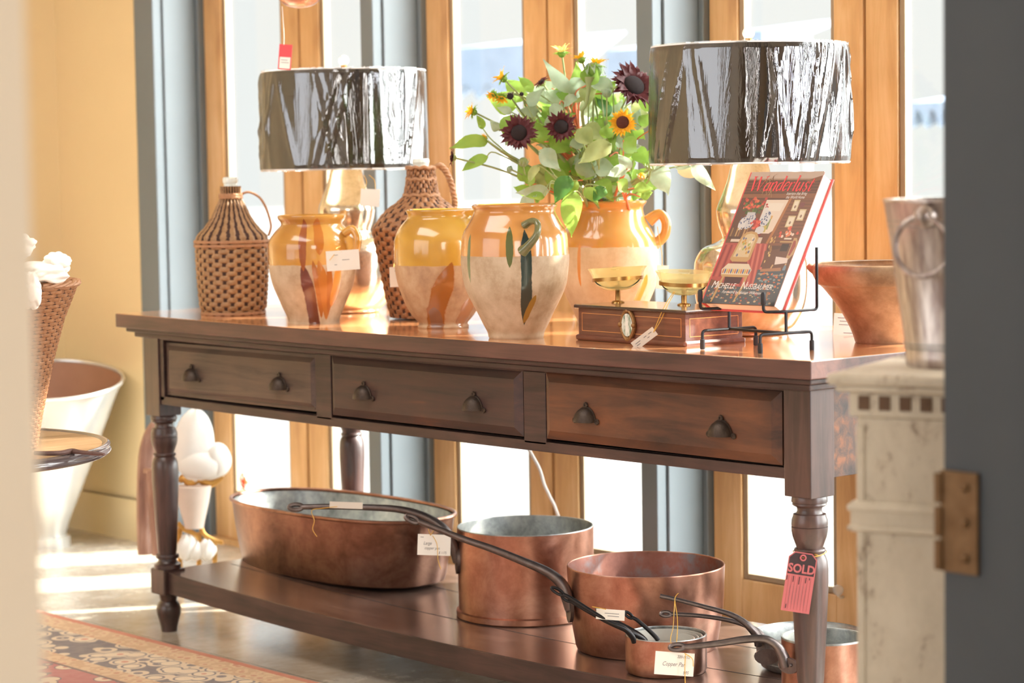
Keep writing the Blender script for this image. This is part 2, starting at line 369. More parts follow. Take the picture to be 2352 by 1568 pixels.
def tube(bm, pts, r, seg=8, mi=0, sub=0, flatten=1.0, caps=True, closed=False):
    pts = [Vector(p) for p in pts]
    rs = list(r) if isinstance(r, (list, tuple)) else [r]*len(pts)
    if sub:
        q = smoothprof([tuple(p)+(rr,) for p, rr in zip(pts, rs)], sub); pts = [Vector(x[:3]) for x in q]; rs = [x[3] for x in q]
    n = len(pts); rings = []; prev = None
    for i in range(n):
        if closed: t = (pts[(i+1) % n]-pts[i-1]).normalized()
        else: t = (pts[min(i+1, n-1)]-pts[max(i-1, 0)]).normalized()
        if prev is None:
            a = Vector((0, 0, 1)) if abs(t.z) < .9 else Vector((1, 0, 0)); u_ = (a-t*a.dot(t)).normalized()
        else: u_ = (prev-t*prev.dot(t)).normalized()
        prev = u_; v_ = t.cross(u_)
        rings.append([bm.verts.new(pts[i]+(u_*math.cos(2*PI*j/seg)*flatten+v_*math.sin(2*PI*j/seg))*rs[i]) for j in range(seg)])
    m = n if closed else n-1
    for i in range(m):
        for j in range(seg):
            bm.faces.new((rings[i][j], rings[i][(j+1) % seg], rings[(i+1) % n][(j+1) % seg], rings[(i+1) % n][j])).material_index = mi
    if caps and not closed: bm.faces.new(rings[0][::-1]).material_index = mi; bm.faces.new(rings[-1]).material_index = mi
    return bm
def ringpts(c, r, n=24, ax=Vector((1, 0, 0)), ay=Vector((0, 1, 0))):
    return [Vector(c)+ax*r*math.cos(2*PI*i/n)+ay*r*math.sin(2*PI*i/n) for i in range(n)]
def ball(bm, c, r, seg=16, mi=0, sz=1.0):
    lathe(bm, [(max(1e-4, r*math.sin(PI*i/8)), -r*sz*math.cos(PI*i/8)) for i in range(9)], seg, c, mi)
def prism(bm, poly, t, mat, mi=0):     # polygon in local xy, thickness t along -z
    a = [bm.verts.new(mat @ Vector((p[0], p[1], 0))) for p in poly]; b = [bm.verts.new(mat @ Vector((p[0], p[1], -t))) for p in poly]
    bm.faces.new(a).material_index = mi; bm.faces.new(b[::-1]).material_index = mi
    for i in range(len(poly)): bm.faces.new((a[i], b[i], b[(i+1) % len(poly)], a[(i+1) % len(poly)])).material_index = mi
def basis(o, x, y):
    x = Vector(x).normalized(); y = (Vector(y)-x*Vector(y).dot(x)).normalized(); z = x.cross(y)
    return Matrix(((x.x, y.x, z.x, o[0]), (x.y, y.y, z.y, o[1]), (x.z, y.z, z.z, o[2]), (0, 0, 0, 1)))
def text_bm(bm, txt, size, mat, sx_=1.0, shear=0.0, align='CENTER', offset=0.0, mi=0):
    cu = bpy.data.curves.new('t', 'FONT'); cu.body = txt; cu.size = size; cu.align_x = align; cu.shear = shear; cu.offset = offset; cu.resolution_u = 3
    o = bpy.data.objects.new('t', cu); COL.objects.link(o); bpy.context.view_layer.update()
    me = bpy.data.meshes.new_from_object(o.evaluated_get(bpy.context.evaluated_depsgraph_get()))
    k = len(bm.verts); bm.from_mesh(me); bm.verts.ensure_lookup_table()
    S = Matrix.Diagonal((sx_, 1, 1, 1))
    for v in bm.verts[k:]: v.co = mat @ (S @ v.co)
    bpy.data.meshes.remove(me); bpy.data.objects.remove(o); bpy.data.curves.remove(cu)
CAMX, CAMY = RT.copy(), UP.copy()

# ------------------------------------------------------------------ the setting
H, L, D = .86, 2.45826, .81032
SAGT, SAGS = .006, .0307
def zt(x): return H-SAGT*4*x*(L-x)/L/L
def zsh(x): return .16997-SAGS*4*x*(L-x)/L/L
struct(obj('floor', box(B(), (-4.2, -7, -.05), (8, 1.14, 0)), M['floor'], smooth=False))
struct(obj('ceiling', box(B(), (-4.2, -7, 3.2), (8, 1.14, 3.25)), M['ceil'], smooth=False))
bm = box(B(), (-1.742, .87, 0), (-1.242, 1.14, 3.2)); box(bm, (-1.742, .858, 0), (-1.242, .87, .14)); box(bm, (-1.742, .854, .128), (-1.242, .87, .14))
struct(obj('wall_back', bm, M['yellow'], smooth=False))
bm = box(B(), (-1.95, -7, 0), (-1.742, 1.14, 3.2)); struct(obj('wall_left', bm, M['yellow'], smooth=False))
struct(obj('baseboard_left', box(B(), (-1.742, -7, 0), (-1.73, .858, .14)), M['yellow'], smooth=False, bevel=.003))
struct(obj('wall_front', box(B(), (-4.2, -7.05, 0), (8, -7, 3.2)), M['shop'], smooth=False))
struct(obj('wall_right', box(B(), (8, -7, 0), (8.05, 1.14, 3.2)), M['shop'], smooth=False))
struct(obj('wall_window', box(B(), (-1.242, .93, 2.5), (8, 1.14, 3.2)), M['yellow'], smooth=False))
def post(n, x0, x1):
    bm = box(B(), (x0, .87, 0), (x1, 1.13, 2.5)); s = .006
    # moulded reveal: a bead near the front edge and a rebate strip next to the door
    for sx_, xx in ((-1, x0), (1, x1)):
        box(bm, (min(xx, xx+sx_*.008), .905, 0), (max(xx, xx+sx_*.008), .985+.045, 2.5))
        box(bm, (min(xx, xx+sx_*.024), 1.03, 0), (max(xx, xx+sx_*.024), 1.12, 2.5))
    struct(obj('trim_%d' % n, bm, M['blue'], smooth=False, bevel=.003))
for i, (a, b) in enumerate(((-1.242, -1.130), (-.03, .028), (1.112, 1.170), (2.262, 2.318), (3.41, 3.47), (4.55, 4.61))): post(i+1, a, b)
struct(obj('wall_window_end', box(B(), (4.61, .93, 0), (8, 1.14, 2.5)), M['yellow'], smooth=False)).name = 'wall_far'
def leaf_door(n, x0, x1, handle=None):
    root = struct(bpy.data.objects.new('door_%d' % n, None)); COL.objects.link(root); root.location = (x0, 1.05, 0)
    W = x1-x0; s = .098; z0, zr, z1, zq = .02, .165, 2.49, 2.36
    bm = B(); box(bm, (0, 0, z0), (s, .038, z1)); box(bm, (W-s, 0, z0), (W, .038, z1)); box(bm, (s, 0, z0), (W-s, .038, zr)); box(bm, (s, 0, zq), (W-s, .038, z1))
    struct(obj('door_frame', bm, M['door_wood'], root, smooth=False, bevel=.003))
    bm = B(); t = .016
    for a, b in (((s, .008, zr), (s+t, .034, zq)), ((W-s-t, .008, zr), (W-s, .034, zq)), ((s+t, .008, zr), (W-s-t, .034, zr+t)), ((s+t, .008, zq-t), (W-s-t, .034, zq))): box(bm, a, b)
    struct(obj('glazing_bead', bm, M['bead'], root, smooth=False, bevel=.002))
    struct(obj('glass_pane', box(B(), (s+t, .024, zr+t), (W-s-t, .028, zq-t)), M['pane'], root, smooth=False))
    if W-s > .3: struct(obj('astragal', box(B(), (W-.012, -.006, z0), (W, 0, z1)), M['door_wood'], root, smooth=False, bevel=.002)) if n % 2 else None
k = 1
for a, b in ((-1.102, -.058), (.052, 1.086), (1.196, 2.236), (2.344, 3.384), (3.496, 4.524)):
    m = (a+b)/2+ (.006 if k == 5 else 0)
    if k == 5: m = 1.712
    if k == 3: m = .58
    if k == 1: m = -.572
    leaf_door(k, a, m-.001); leaf_door(k+1, m+.001, b); k += 2
struct(obj('trim_7', box(B(), (-1.13, 1.03, 0), (4.55, 1.13, .02)), M['door_wood'], smooth=False))
# foreground: cream door jamb wall on the left, slate door on the right
nw = at(80, 784, 1.65)
struct(obj('wall_near', box(B(), (nw.x-.14, -7, 0), (nw.x, nw.y, 3.2)), M['cream'], smooth=False))
dp = at(2166, 784, 3.0)
droot = struct(bpy.data.objects.new('door_11', None)); COL.objects.link(droot); droot.location = (dp.x, dp.y, 0)
struct(obj('door_leaf', box(B(), (0, 0, .01), (.135, .045, 2.4)), M['slate_door'], droot, smooth=False, bevel=.003))
struct(obj('door_casing', box(B(), (.147, -.02, 0), (.75, .09, 3.2)), M['slate_door'], droot, smooth=False, bevel=.004))
hz0 = at(2200, 1315, 3.0).z; hz1 = at(2200, 1080, 3.0).z
bm = box(B(), (.0, -.006, hz0), (.058, 0, hz1)); 
for i in range(3): lathe(bm, [(.0065, hz0+(hz1-hz0)*(i+.04)/3), (.0065, hz0+(hz1-hz0)*(i+.90)/3)], 12, (-.002, -.006, 0))
for z in (.15, .5, .85): ball(bm, (.04, -.006, hz0+(hz1-hz0)*z), .006, 10)
struct(obj('door_hinge', bm, M['hinge'], droot))
# outside
struct(obj('floor_pavement', box(B(), (-60, 1.14, -.12), (40, 60, -.06)), M['pave'], smooth=False))
def awning(label, x0, x1, z0, z1, wavy):
    t = thing('awning', label, 'awning', ((x0+x1)/2, 9, 0)); w_ = x1-x0
    bm = B(); n = 24; top = []; bot = []
    prev = None
    for i in range(n+1):
        x = -w_/2+w_*i/n; zz = z0+(abs(math.sin(i*PI/6))*.12 if wavy else 0)
        c = [bm.verts.new((x, y, z)) for y, z in ((0, zz), (.04, zz), (.9, z1+.1), (0, z1))]
        if prev:
            for q in range(4): bm.faces.new((prev[q], prev[(q+1) % 4], c[(q+1) % 4], c[q]))
        else: bm.faces.new(c)
        prev = c
    bm.faces.new(prev); obj('canopy', bm, M['awning'], t, smooth=False)
    for x in (-w_/2+.03, w_/2-.03): obj('pole', tube(B(), [(x, .5, -.06), (x, .5, z1)], .02), M['trimw'], t)
awning('blue-grey scalloped awning outside, left of the centre door stiles', -9.27, -8.2, 1.78, 2.2, True)
awning('small rounded blue-grey awning outside, left of the second painted post', -7.5, -7.0, 1.9, 2.1, False)
awning('small blue-grey awning outside, just above the right lampshade', -6.09, -5.89, 2.03, 2.17, False)
awning('low blue-grey awning outside, beyond the far right pane', -4.58, -4.1, 1.45, 1.62, True)

# ------------------------------------------------------------------ the console table
T = thing('console_table', 'long dark wooden console table with three drawers, turned legs and a low shelf', 'table')
AX, AY, W = .0496, .0551, .0692; ZB = .5858; ZF = .620; TT = .0367
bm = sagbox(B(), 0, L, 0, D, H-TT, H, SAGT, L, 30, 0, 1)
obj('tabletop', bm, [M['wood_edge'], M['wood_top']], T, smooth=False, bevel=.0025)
bm = B(); sagbox(bm, .018, L-.018, .020, D-.02, H-TT-.012, H-TT, SAGT, L, 30); sagbox(bm, .034, L-.034, .036, D-.036, H-TT-.026, H-TT-.012, SAGT, L, 30)
obj('cornice_moulding', bm, M['wood_dark'], T, smooth=False, bevel=.003)
prof = [(.034, .5858), (.035, .583), (.0355, .578), (.0355, .5746), (.033, .573), (.034, .5695), (.031, .567), (.025, .564), (.024, .5575), (.0265, .552), (.032, .5506), (.0325, .547), (.0352, .5395), (.0358, .5326), (.0355, .5274), (.0343, .5266), (.0343, .5262), (.0357, .5257), (.0355, .518), (.0335, .507), (.0295, .4957), (.0265, .487), (.0262, .4837), (.0295, .483), (.031, .4795), (.0295, .476), (.0272, .474), (.031, .468), (.0345, .458), (.036, .4425), (.0362, .417), (.034, .365), (.0305, .297), (.0265, .225), (.0245, .213), (.0245, .2095), (.030, .209), (.0315, .203), (.030, .199), (.0245, .1985), (.0245, .194), (.028, .188), (.0335, .184), (.036, .183), (.036, .172)]
foot = [(.026, .105), (.024, .092), (.0225, .084), (.030, .074), (.0335, .062), (.0325, .048), (.027, .030), (.023, .012), (.0215, 0)]
for nm, cx_, cy_ in (('front left', AX+W/2, AY+W/2), ('front right', L-AX-W/2, AY+W/2), ('rear left', AX+W/2, D-AY-W/2), ('rear right', L-AX-W/2, D-AY-W/2)):
    h = W/2
    lg = obj('leg', box(B(), (cx_-h, cy_-h, ZB), (cx_+h, cy_+h, H-TT-.026)), M['wood_post'], T, smooth=False, bevel=.002)
    obj('turned_shaft', lathe(B(), prof, 40, (cx_, cy_, 0)), M['wood_post'], lg)
    obj('foot_block', box(B(), (cx_-.034, cy_-.034, .103), (cx_+.034, cy_+.034, .172)), M['wood_post'], lg, smooth=False, bevel=.004)
    obj('turned_foot', lathe(B(), foot[::-1], 32, (cx_, cy_, 0)), M['wood_post'], lg)
    bm_ = None
# apron: rails and stiles round the drawers
bm = B(); ytf = AY+.004; ztop = H-TT-.026
for a, b in ((AX+W, .138), (.812, .873), (1.573, 1.645), (2.335, L-AX-W)): box(bm, (a, ytf, ZF+.01), (b, ytf+.03, ztop-.002))
sagbox(bm, AX+W, L-AX-W, ytf, ytf+.03, ZF, .642, SAGT, L, 24); sagbox(bm, AX+W, L-AX-W, ytf, ytf+.03, .792, ztop, SAGT, L, 24)
obj('case_bottom', sagbox(B(), AX+W, L-AX-W, ytf+.02, D-AY-.03, .630, .6425, SAGT, L, 24), M['wood_dark'], T, smooth=False)
obj('front_apron', bm, M['wood_dark'], T, smooth=False, bevel=.0015)
bm = B(); box(bm, (L-AX-.030, AY+W, ZF), (L-AX-.008, D-AY-W, ztop)); obj('side_apron', bm, M['wood_drawer'], T, smooth=False, bevel=.001)
bm = B(); box(bm, (AX+.008, AY+W, ZF), (AX+.030, D-AY-W, ztop)); obj('side_apron', bm, M['wood_dark'], T, smooth=False, bevel=.001)
bm = B(); box(bm, (AX+W, D-AY-.03, ZF), (L-AX-W, D-AY-.008, ztop)); obj('back_apron', bm, M['wood_dark'], T, smooth=False, bevel=.001)
def drawer(x0, x1, z0, z1, proud, pulls, mt_):
    b = .020; bm = B(); y0 = AY-proud; yb = AY+.012
    o_ = [(x0, yb, z0), (x1, yb, z0), (x1, yb, z1), (x0, yb, z1)]; m_ = [(x0, y0+.010, z0), (x1, y0+.010, z0), (x1, y0+.010, z1), (x0, y0+.010, z1)]
    i_ = [(x0+b, y0, z0+b), (x1-b, y0, z0+b), (x1-b, y0, z1-b), (x0+b, y0, z1-b)]
    R_ = [[bm.verts.new(q) for q in r] for r in (o_, m_, i_)]
    for r in range(2):
        for k in range(4): bm.faces.new((R_[r][k], R_[r][(k+1) % 4], R_[r+1][(k+1) % 4], R_[r+1][k])).material_index = 0
    bm.faces.new(R_[2]); bm.faces.new(R_[0][::-1])
    box(bm, (x0+.01, yb-.001, z0+.005), (x1-.01, .5, z1-.01), 1)
    dr = obj('drawer', bm, [M[mt_], M['wood_dark']], T, smooth=False)
    for px in pulls:
        bm = B(); pz = .704; R0 = .028
        # half-dome cup, open below
        n, m = 16, 8; g = []
        for i in range(m+1):
            ph = PI/2*i/m; row = []
            for j in range(n+1):
                th = PI*j/n
                row.append(bm.verts.new((px+R0*math.cos(th)*math.sin(ph)*1.0 if i else px, y0-.024*math.cos(ph)-.001, pz-.012+.030*math.sin(th)*math.sin(ph))))
            g.append(row)
        for i in range(m):
            for j in range(n):
                try: bm.faces.new((g[i][j], g[i][j+1], g[i+1][j+1], g[i+1][j]))
                except ValueError: pass
        bmesh.ops.remove_doubles(bm, verts=bm.verts, dist=1e-5)
        bmesh.ops.solidify(bm, geom=bm.faces[:], thickness=.002)
        tube(bm, [(px-R0*math.cos(PI*i/14), y0-.002, pz-.012+.031*math.sin(PI*i/14)) for i in range(15)], .0028, 6)
        for ex, ez in ((-.034, -.010), (.034, -.010), (0, .024)):
            tube(bm, ringpts((px+ex, y0-.003, pz+ez), .0042, 12, Vector((1, 0, 0)), Vector((0, 0, 1))), .0024, 6, closed=True); box(bm, (px+ex-.004, y0-.0035, pz+ez-.004), (px+ex+.004, y0, pz+ez+.004))
        obj('cup_pull', bm, M['pull'], dr)
    return dr
M['drawer_a'] = wood('greyed_drawer_wood', [(.38, (62, 50, 46)), (.47, (82, 66, 58)), (.58, (96, 76, 64)), (.7, (118, 88, 68))], 0, .48, 6, bump=.35)
M['drawer_b'] = wood('dark_drawer_wood', [(.38, (44, 34, 33)), (.47, (60, 43, 40)), (.6, (72, 50, 44)), (.72, (110, 66, 46))], 0, .46, 6, bump=.3)
M['drawer_c'] = wood('warm_worn_drawer_wood', [(.37, (54, 36, 30)), (.46, (82, 52, 38)), (.56, (106, 66, 44)), (.68, (128, 78, 48))], 0, .42, 5, bump=.35, stretch=7)
drawer(.141, .808, .645, .785, -.006, (.27, .659), 'drawer_a'); drawer(.876, 1.570, .643, .789, .004, (1.014, 1.416), 'drawer_b'); drawer(1.648, 2.332, .645, .790, .006, (1.785, 2.179), 'drawer_c')
bm = sagbox(B(), AX+.03, L-AX-.03, AY+.014, D-AY-.014, .113, .16997, SAGS, L, 30, 0, 1)
sh = obj('lower_shelf', bm, [M['wood_dark'], M['shelf_top']], T, smooth=False, bevel=.002)
bm = B()
for yy in (.27, .50): sagbox(bm, AX+W, L-AX-W, yy, yy+.003, .1695, .17035, SAGS, L, 30)
obj('board_joint', bm, M['groove'], sh, smooth=False)

# ------------------------------------------------------------------ tags
def card(name, label, u, v, d, wpx, hpx, rot=0, mat='paper', lines=(), text=None, tilt=0.0, strg=None, group=None, hang=None, cat='tag', ink='ink', scol='string', taper=0):
    """hanging card facing the aisle: centre at (u,v), size in photo pixels at depth d, rot in degrees"""
    c = at(u, v, d); k = d/F; w_, h_ = wpx*k, hpx*k; a = math.radians(rot)
    x = RT*math.cos(a)+UP*math.sin(a); y = -RT*math.sin(a)+UP*math.cos(a)
    if tilt: y = (y*math.cos(tilt)+FW*math.sin(tilt)).normalized()
    mw = basis(c, x, y); root = thing(name, label, cat, tuple(c), group=group)
    mt = Matrix.Translation(-c) @ mw
    bm = B()
    poly = [(-w_/2, -h_/2), (w_/2, -h_/2), (w_/2, h_/2), (-w_/2, h_/2)]
    prism(bm, poly, .0006, mt); obj('card', bm, M[mat], root, smooth=False)
    if lines or text:
        bm = B(); up1 = mt @ Matrix.Translation((0, 0, .0003))
        for (x0, y0, ln) in lines: box(bm, (x0*w_, y0*h_-.0006, 0), ((x0+ln)*w_, y0*h_+.0006, .0001), 0, up1)
        if text:
            for (tx, x0, y0, sz, shr) in text: text_bm(bm, tx, sz*h_, up1 @ Matrix.Translation((x0*w_, y0*h_, 0)), .8, shr)
        obj('writing', bm, M[ink], root, smooth=False)
    if strg:
        bm = B()
        for path in strg: tube(bm, [at(a_, b_, c_ if c_ else d)-c for a_, b_, c_ in path], .0009, 5, sub=4)
        obj('string', bm, M[scol], root)
    return root

# ------------------------------------------------------------------ jars and vessels on the tabletop
def solidprof(outer, wall=.006, inner_to=.03):
    """outer profile bottom->top plus an inner return, so the vessel is hollow"""
    top = outer[-1]; inner = [(max(.005, r-wall), z) for r, z in reversed(outer) if z > inner_to]
    return outer+[(top[0]-wall*.5, top[1]+.002)]+inner+[(max(.005, inner[-1][0]-.01), inner_to)]
OCH = [(178, 122, 48), (200, 146, 66), (212, 164, 88)]; CLAY = [(164, 138, 108), (188, 166, 138), (204, 184, 158)]
YEL = [(184, 136, 48), (202, 156, 62), (212, 170, 82)]
# angle of the camera direction seen from an object: used to put drips where the photo shows them
def camang(x, y, off=0): return math.atan2(CAM.y-y, CAM.x-x)+off
def jar(name, label, x, y, prof, mat, handle=None, rz=0):
    t = thing(name, label, 'jar', (x, y, zt(x)))
    prof = [(r, max(z, 0)) for r, z in prof]
    p = smoothprof(prof, 3); p = [(r, max(0, z)) for r, z in p]
    obj('body', lathe(B(), solidprof(p), 72), mat, t)
    if handle: 
        bm = B()
        for hs in handle: tube(bm, [Vector(q) for q in hs[0]], hs[1], 10, sub=4, flatten=hs[2] if len(hs) > 2 else 1)
        obj('handle', bm, mat, t)
    return t
def polar(a, r, z): return (r*math.cos(a), r*math.sin(a), z)
# right side seen from the camera = direction RT
ART = math.atan2(RT.y, RT.x)

x, y = .68, .155; ca = camang(x, y)
mj = jar_mat('ochre_jar_with_brown_runs', .146, OCH, CLAY, [
    (ca-.24, .155, -.06, .0155, (104, 50, 36), 1.7), (ca-.24, .262, .13, .010, (150, 78, 34), .2), (ca+.00, .158, .010, .009, (170, 104, 46), 2.0), (ca+.13, .158, .006, .013, (180, 114, 50), 2.4), (ca+.34, .158, .02, .008, (166, 98, 42), 1.4), (ca+.62, .15, .040, .011, (200, 132, 52), -.3), (ca+.16, .262, .17, .012, (184, 110, 38), 0)])
ha = ca+.95
jar('confit_jar', 'smallest ochre glazed jar with brown drips and a side handle, left of the row', x, y,
    [(.0641, 0), (.0641, .004), (.0674, .0161), (.0772, .0379), (.0891, .0652), (.1, .0924), (.1065, .1196), (.1098, .1468), (.1098, .174), (.108, .2033), (.0913, .2283), (.0765, .2446), (.084, .2587), (.0848, .2662)], mj,
    [([polar(ha, .100, .222), polar(ha, .122, .232), polar(ha, .136, .214), polar(ha, .134, .186), polar(ha, .118, .168), polar(ha, .105, .166)], [.011, .0105, .010, .010, .0105, .011])])
x, y = 1.089, .236; ca = camang(x, y)
mj = jar_mat('yellow_jar_with_amber_run', .151, YEL, [(158, 122, 94), (184, 150, 116), (200, 172, 140)], [(ca+.20, .160, -.05, .026, (160, 98, 42), -3.4), (ca-.25, .055, -.01, .018, (140, 98, 74), 0), (ca+.75, .075, .0, .02, (170, 122, 86), 0)], .003)
jar('confit_jar', 'yellow glazed jar with one broad amber run, behind the left of the biggest jar', x, y,
    [(.060, 0), (.0615, .004), (.0585, .0112), (.0718, .0268), (.0853, .0477), (.0988, .079), (.1082, .1102), (.1144, .1519), (.1144, .2038), (.1092, .2246), (.0967, .2454), (.0811, .264), (.0853, .2786), (.0832, .2806)], mj)
x, y = 1.491, .113; ca = camang(x, y)
mj = jar_mat('big_jar_with_green_runs', .1850, [(184, 122, 58), (202, 140, 70), (212, 156, 90)], CLAY, [
    (ca+.19, .245, .028, .0125, (38, 56, 52), .25), (ca-.10, .252, .160, .008, (84, 92, 44), 0), (ca-.99, .236, .125, .006, (86, 104, 70), -.35), (ca+.43, .100, .035, .007, (152, 112, 44), -3.2)], .002)
ha = ca+.30
t = jar('confit_jar', 'biggest jar, orange glaze over pale clay with dark green drips, in front', x, y,
    [(.0600, 0), (.062, .004), (.064, .014), (.0717, .0286), (.0833, .053), (.0959, .0773), (.1076, .1015), (.1153, .1258), (.1202, .1646), (.1202, .1936), (.1163, .2323), (.1027, .2565), (.0905, .2807), (.095, .2932), (.093, .2961)], mj)
bm = tube(B(), [Vector(polar(ha-.10, .104, .252)), Vector(polar(ha+.02, .122, .262)), Vector(polar(ha+.06, .142, .256)), Vector(polar(ha+.03, .146, .232)), Vector(polar(ha-.08, .130, .208)), Vector(polar(ha-.16, .118, .196))], [.009, .0075, .007, .008, .010, .013], 10, sub=4)
obj('handle', bm, simple('green_orange_handle_glaze', (96, 98, 54), .18, var=50, scale=22, coat=.6), t)
x, y = 1.305, .579; ca = camang(x, y)
mj = jar_mat('flower_jar_glaze', .186, [(192, 130, 58), (208, 148, 76), (218, 166, 98)], [(190, 160, 122), (206, 182, 148), (218, 198, 168)], [(ca-.62, .2, .09, .005, (210, 140, 70), 0), (ca+.85, .12, .02, .012, (214, 150, 60), -2.)], .004)
ha = ca+1.42
jar('flower_jar', 'two-handled orange glazed jar holding the sunflowers, at the back of the table', x, y,
    [(.0757, 0), (.077, .004), (.081, .0166), (.0989, .0546), (.1136, .0904), (.121, .122), (.121, .1641), (.1168, .1956), (.1094, .2166), (.0926, .2481), (.0842, .2744), (.0926, .288), (.0936, .2932)], mj,
    [([polar(ha, .098, .245), polar(ha, .124, .262), polar(ha, .140, .244), polar(ha, .138, .214), polar(ha, .122, .196), polar(ha, .110, .19)], [.012, .009, .009, .009, .010, .013], 1.3)])
jar_c = Vector((x, y, zt(x)))

# bowl at right
x, y = 2.261, .473
t = thing('mixing_bowl', 'wide terracotta mixing bowl with a glazed rolled rim, at the right end', 'bowl', (x, y, zt(x)))
pr_ = smoothprof([(.0717, 0), (.0735, .004), (.0826, .03), (.108, .0754), (.1400, .116), (.1500, .1235), (.1616, .146), (.1634, .158), (.1600, .1634)], 3)
s = N('terracotta_bowl'); v_ = s.coord(); n1 = s.noise(v_, 12, 5, .7); s.col(s.ramp(n1, [(.34, (128, 100, 74)), (.5, (156, 127, 98)), (.64, (180, 152, 122))])); s.p(rough=.45, coat=.3, coatr=.25); s.bump(n1, .15, .002); M['terra'] = s.m
obj('body', lathe(B(), solidprof(pr_, .008, .02), 72), M['terra'], t)
lp = Vector((-RT.x, -RT.y, 0)).normalized()
bm = tube(B(), [lp*.152+Vector((0, 0, .150)), lp*.163+Vector((0, 0, .157)), lp*.170+Vector((0, 0, .164))], [.010, .009, .006], 10, sub=3); obj('spout', bm, M['terra'], t)
card('info_card', 'white printed card propped behind the left foot of the terracotta bowl', 1945, 757, 5.12, 62, 74, -3, lines=[(-.36, .36, .66), (-.28, .26, .5), (-.3, .15, .4), (-.12, -.1, .5), (-.2, -.2, .6)], cat='card')

# wicker-covered bottles
def wicker(bm, prof, N_, pitch, amp, seg, ztop_weave, slant=0.0, gap=-1.0):
    zs = []; z = prof[0][1]; zmax = prof[-1][1]; step = pitch/5
    def R(z):
        for (r0, z0), (r1, z1) in zip(prof, prof[1:]):
            if z <= z1: return r0+(r1-r0)*(z-z0)/max(1e-6, z1-z0)
        return prof[-1][0]
    n = int((zmax-z)/step); rings = []; disp = []
    for i in range(n+1):
        zz = z+i*step; ring = []; dd = []
        for j in range(seg):
            a = 2*PI*j/seg; zr = zz+slant*math.sin(a*3)*pitch
            if zz < ztop_weave:
                row = math.floor(zr/pitch); fr = zr/pitch-row
                o_ = math.cos(N_*a/2+PI*(row % 2)); d = .75*o_+.6*math.sqrt(max(0, 1-(2*fr-1)**2))-.35
            else:
                o_ = math.cos(N_*a); d = .9*o_+.25*math.sin(zz/pitch*PI*1.1+1.5*math.cos(N_*a/2))
            dd.append(d); rr = R(zz)+amp*d
            ring.append(bm.verts.new((rr*math.cos(a), rr*math.sin(a), zz)))
        rings.append(ring); disp.append(dd)
    for i in range(n):
        for j in range(seg):
            f = bm.faces.new((rings[i][j], rings[i][(j+1) % seg], rings[i+1][(j+1) % seg], rings[i+1][j]))
            if disp[i][j]+disp[i][(j+1) % seg]+disp[i+1][j] < gap: f.material_index = 1
    bm.faces.new(rings[0][::-1]); bm.faces.new(rings[-1]); return bm
x, y = .264, .20
t = thing('demijohn', 'tan wicker-covered bottle with straight body and thin loop handle, at the left end', 'bottle', (x, y, zt(x)))
bm = wicker(B(), [(.080, 0.004), (.0874, .0216), (.092, .0792), (.0950, .1368), (.0955, .1828)], 30, .0115, .0028, 240, .19)
obj('woven_body', bm, [M['wicker'], M['wicker_dark']], t)
bm = wicker(B(), [(.0955, .186), (.0925, .2050), (.0880, .2116), (.0736, .2253), (.0600, .243), (.0518, .2552), (.038, .2839), (.0275, .3045), (.0255, .3194), (.0255, .3389)], 22, .012, .0024, 264, 0)
obj('woven_shoulder', bm, [M['wicker'], M['wicker_dark']], t)
bm = B()
for r_, z_ in ((.0975, .182), (.0975, .192), (.029, .308), (.029, .314), (.083, .004)):
    for q in range(2): tube(bm, [(r_*math.cos(2*PI*i/60), r_*math.sin(2*PI*i/60), z_+.002*math.sin(i*PI/3+q*PI)) for i in range(60)], .0032, 6, closed=True)
obj('woven_bands', bm, M['rope'], t)
obj('bottle_mouth', lathe(B(), smoothprof([(.018, .330), (.018, .345), (.020, .346), (.0205, .358), (.014, .360), (.013, .34)], 2), 24), M['bottle'], t)
hd = Vector((RT.x, RT.y, 0)).normalized()
obj('loop_handle', tube(B(), [hd*a+Vector((0, 0, b)) for a, b in ((.026, .312), (.036, .319), (.052, .320), (.074, .308), (.088, .288), (.098, .262), (.104, .236), (.103, .222), (.097, .205))], .0032, 8, sub=4), M['rope'], t)
x, y = .798, .413
t = thing('demijohn', 'reddish wicker-covered bottle with thick rope handle, behind the yellow jar', 'bottle', (x, y, zt(x)))
bm = wicker(B(), [(.082, .004), (.0893, .0289), (.1003, .0841), (.1102, .1393), (.1185, .1834), (.1255, .222), (.1255, .2296), (.1113, .2494), (.0915, .2736), (.0639, .2934), (.0445, .3098), (.0397, .3318), (.0353, .3592), (.0331, .3833)], 34, .0115, .0030, 272, 2, .7)
obj('woven_body', bm, [M['wicker_brown'], M['wicker_dark']], t)
bm = B()
for r_, z_ in ((.036, .352), (.036, .381), (.044, .312)): tube(bm, [(r_*math.cos(2*PI*i/40), r_*math.sin(2*PI*i/40), z_+.002*math.sin(i*PI/2)) for i in range(40)], .0045, 6, closed=True)
obj('woven_bands', bm, M['rope'], t)
obj('bottle_mouth', lathe(B(), smoothprof([(.020, .372), (.020, .392), (.022, .394), (.021, .402), (.015, .402), (.014, .38)], 2), 24), M['bottle'], t)
hp = smoothprof([tuple(hd*a+Vector((0, 0, b))) for a, b in ((.030, .378), (.046, .386), (.062, .372), (.074, .345), (.082, .312), (.085, .285), (.080, .268))], 8)
bm = B()
for q in range(3):
    pts = []
    for i, p_ in enumerate(hp):
        a = i*.75+q*2*PI/3; pts.append(Vector(p_)+Vector((hd.y, -hd.x, 0))*.0045*math.cos(a)+(hd*.7+Vector((0, 0, .7)))*.0045*math.sin(a))
    tube(bm, pts, .0048, 6)
obj('rope_handle', bm, M['rope'], t)

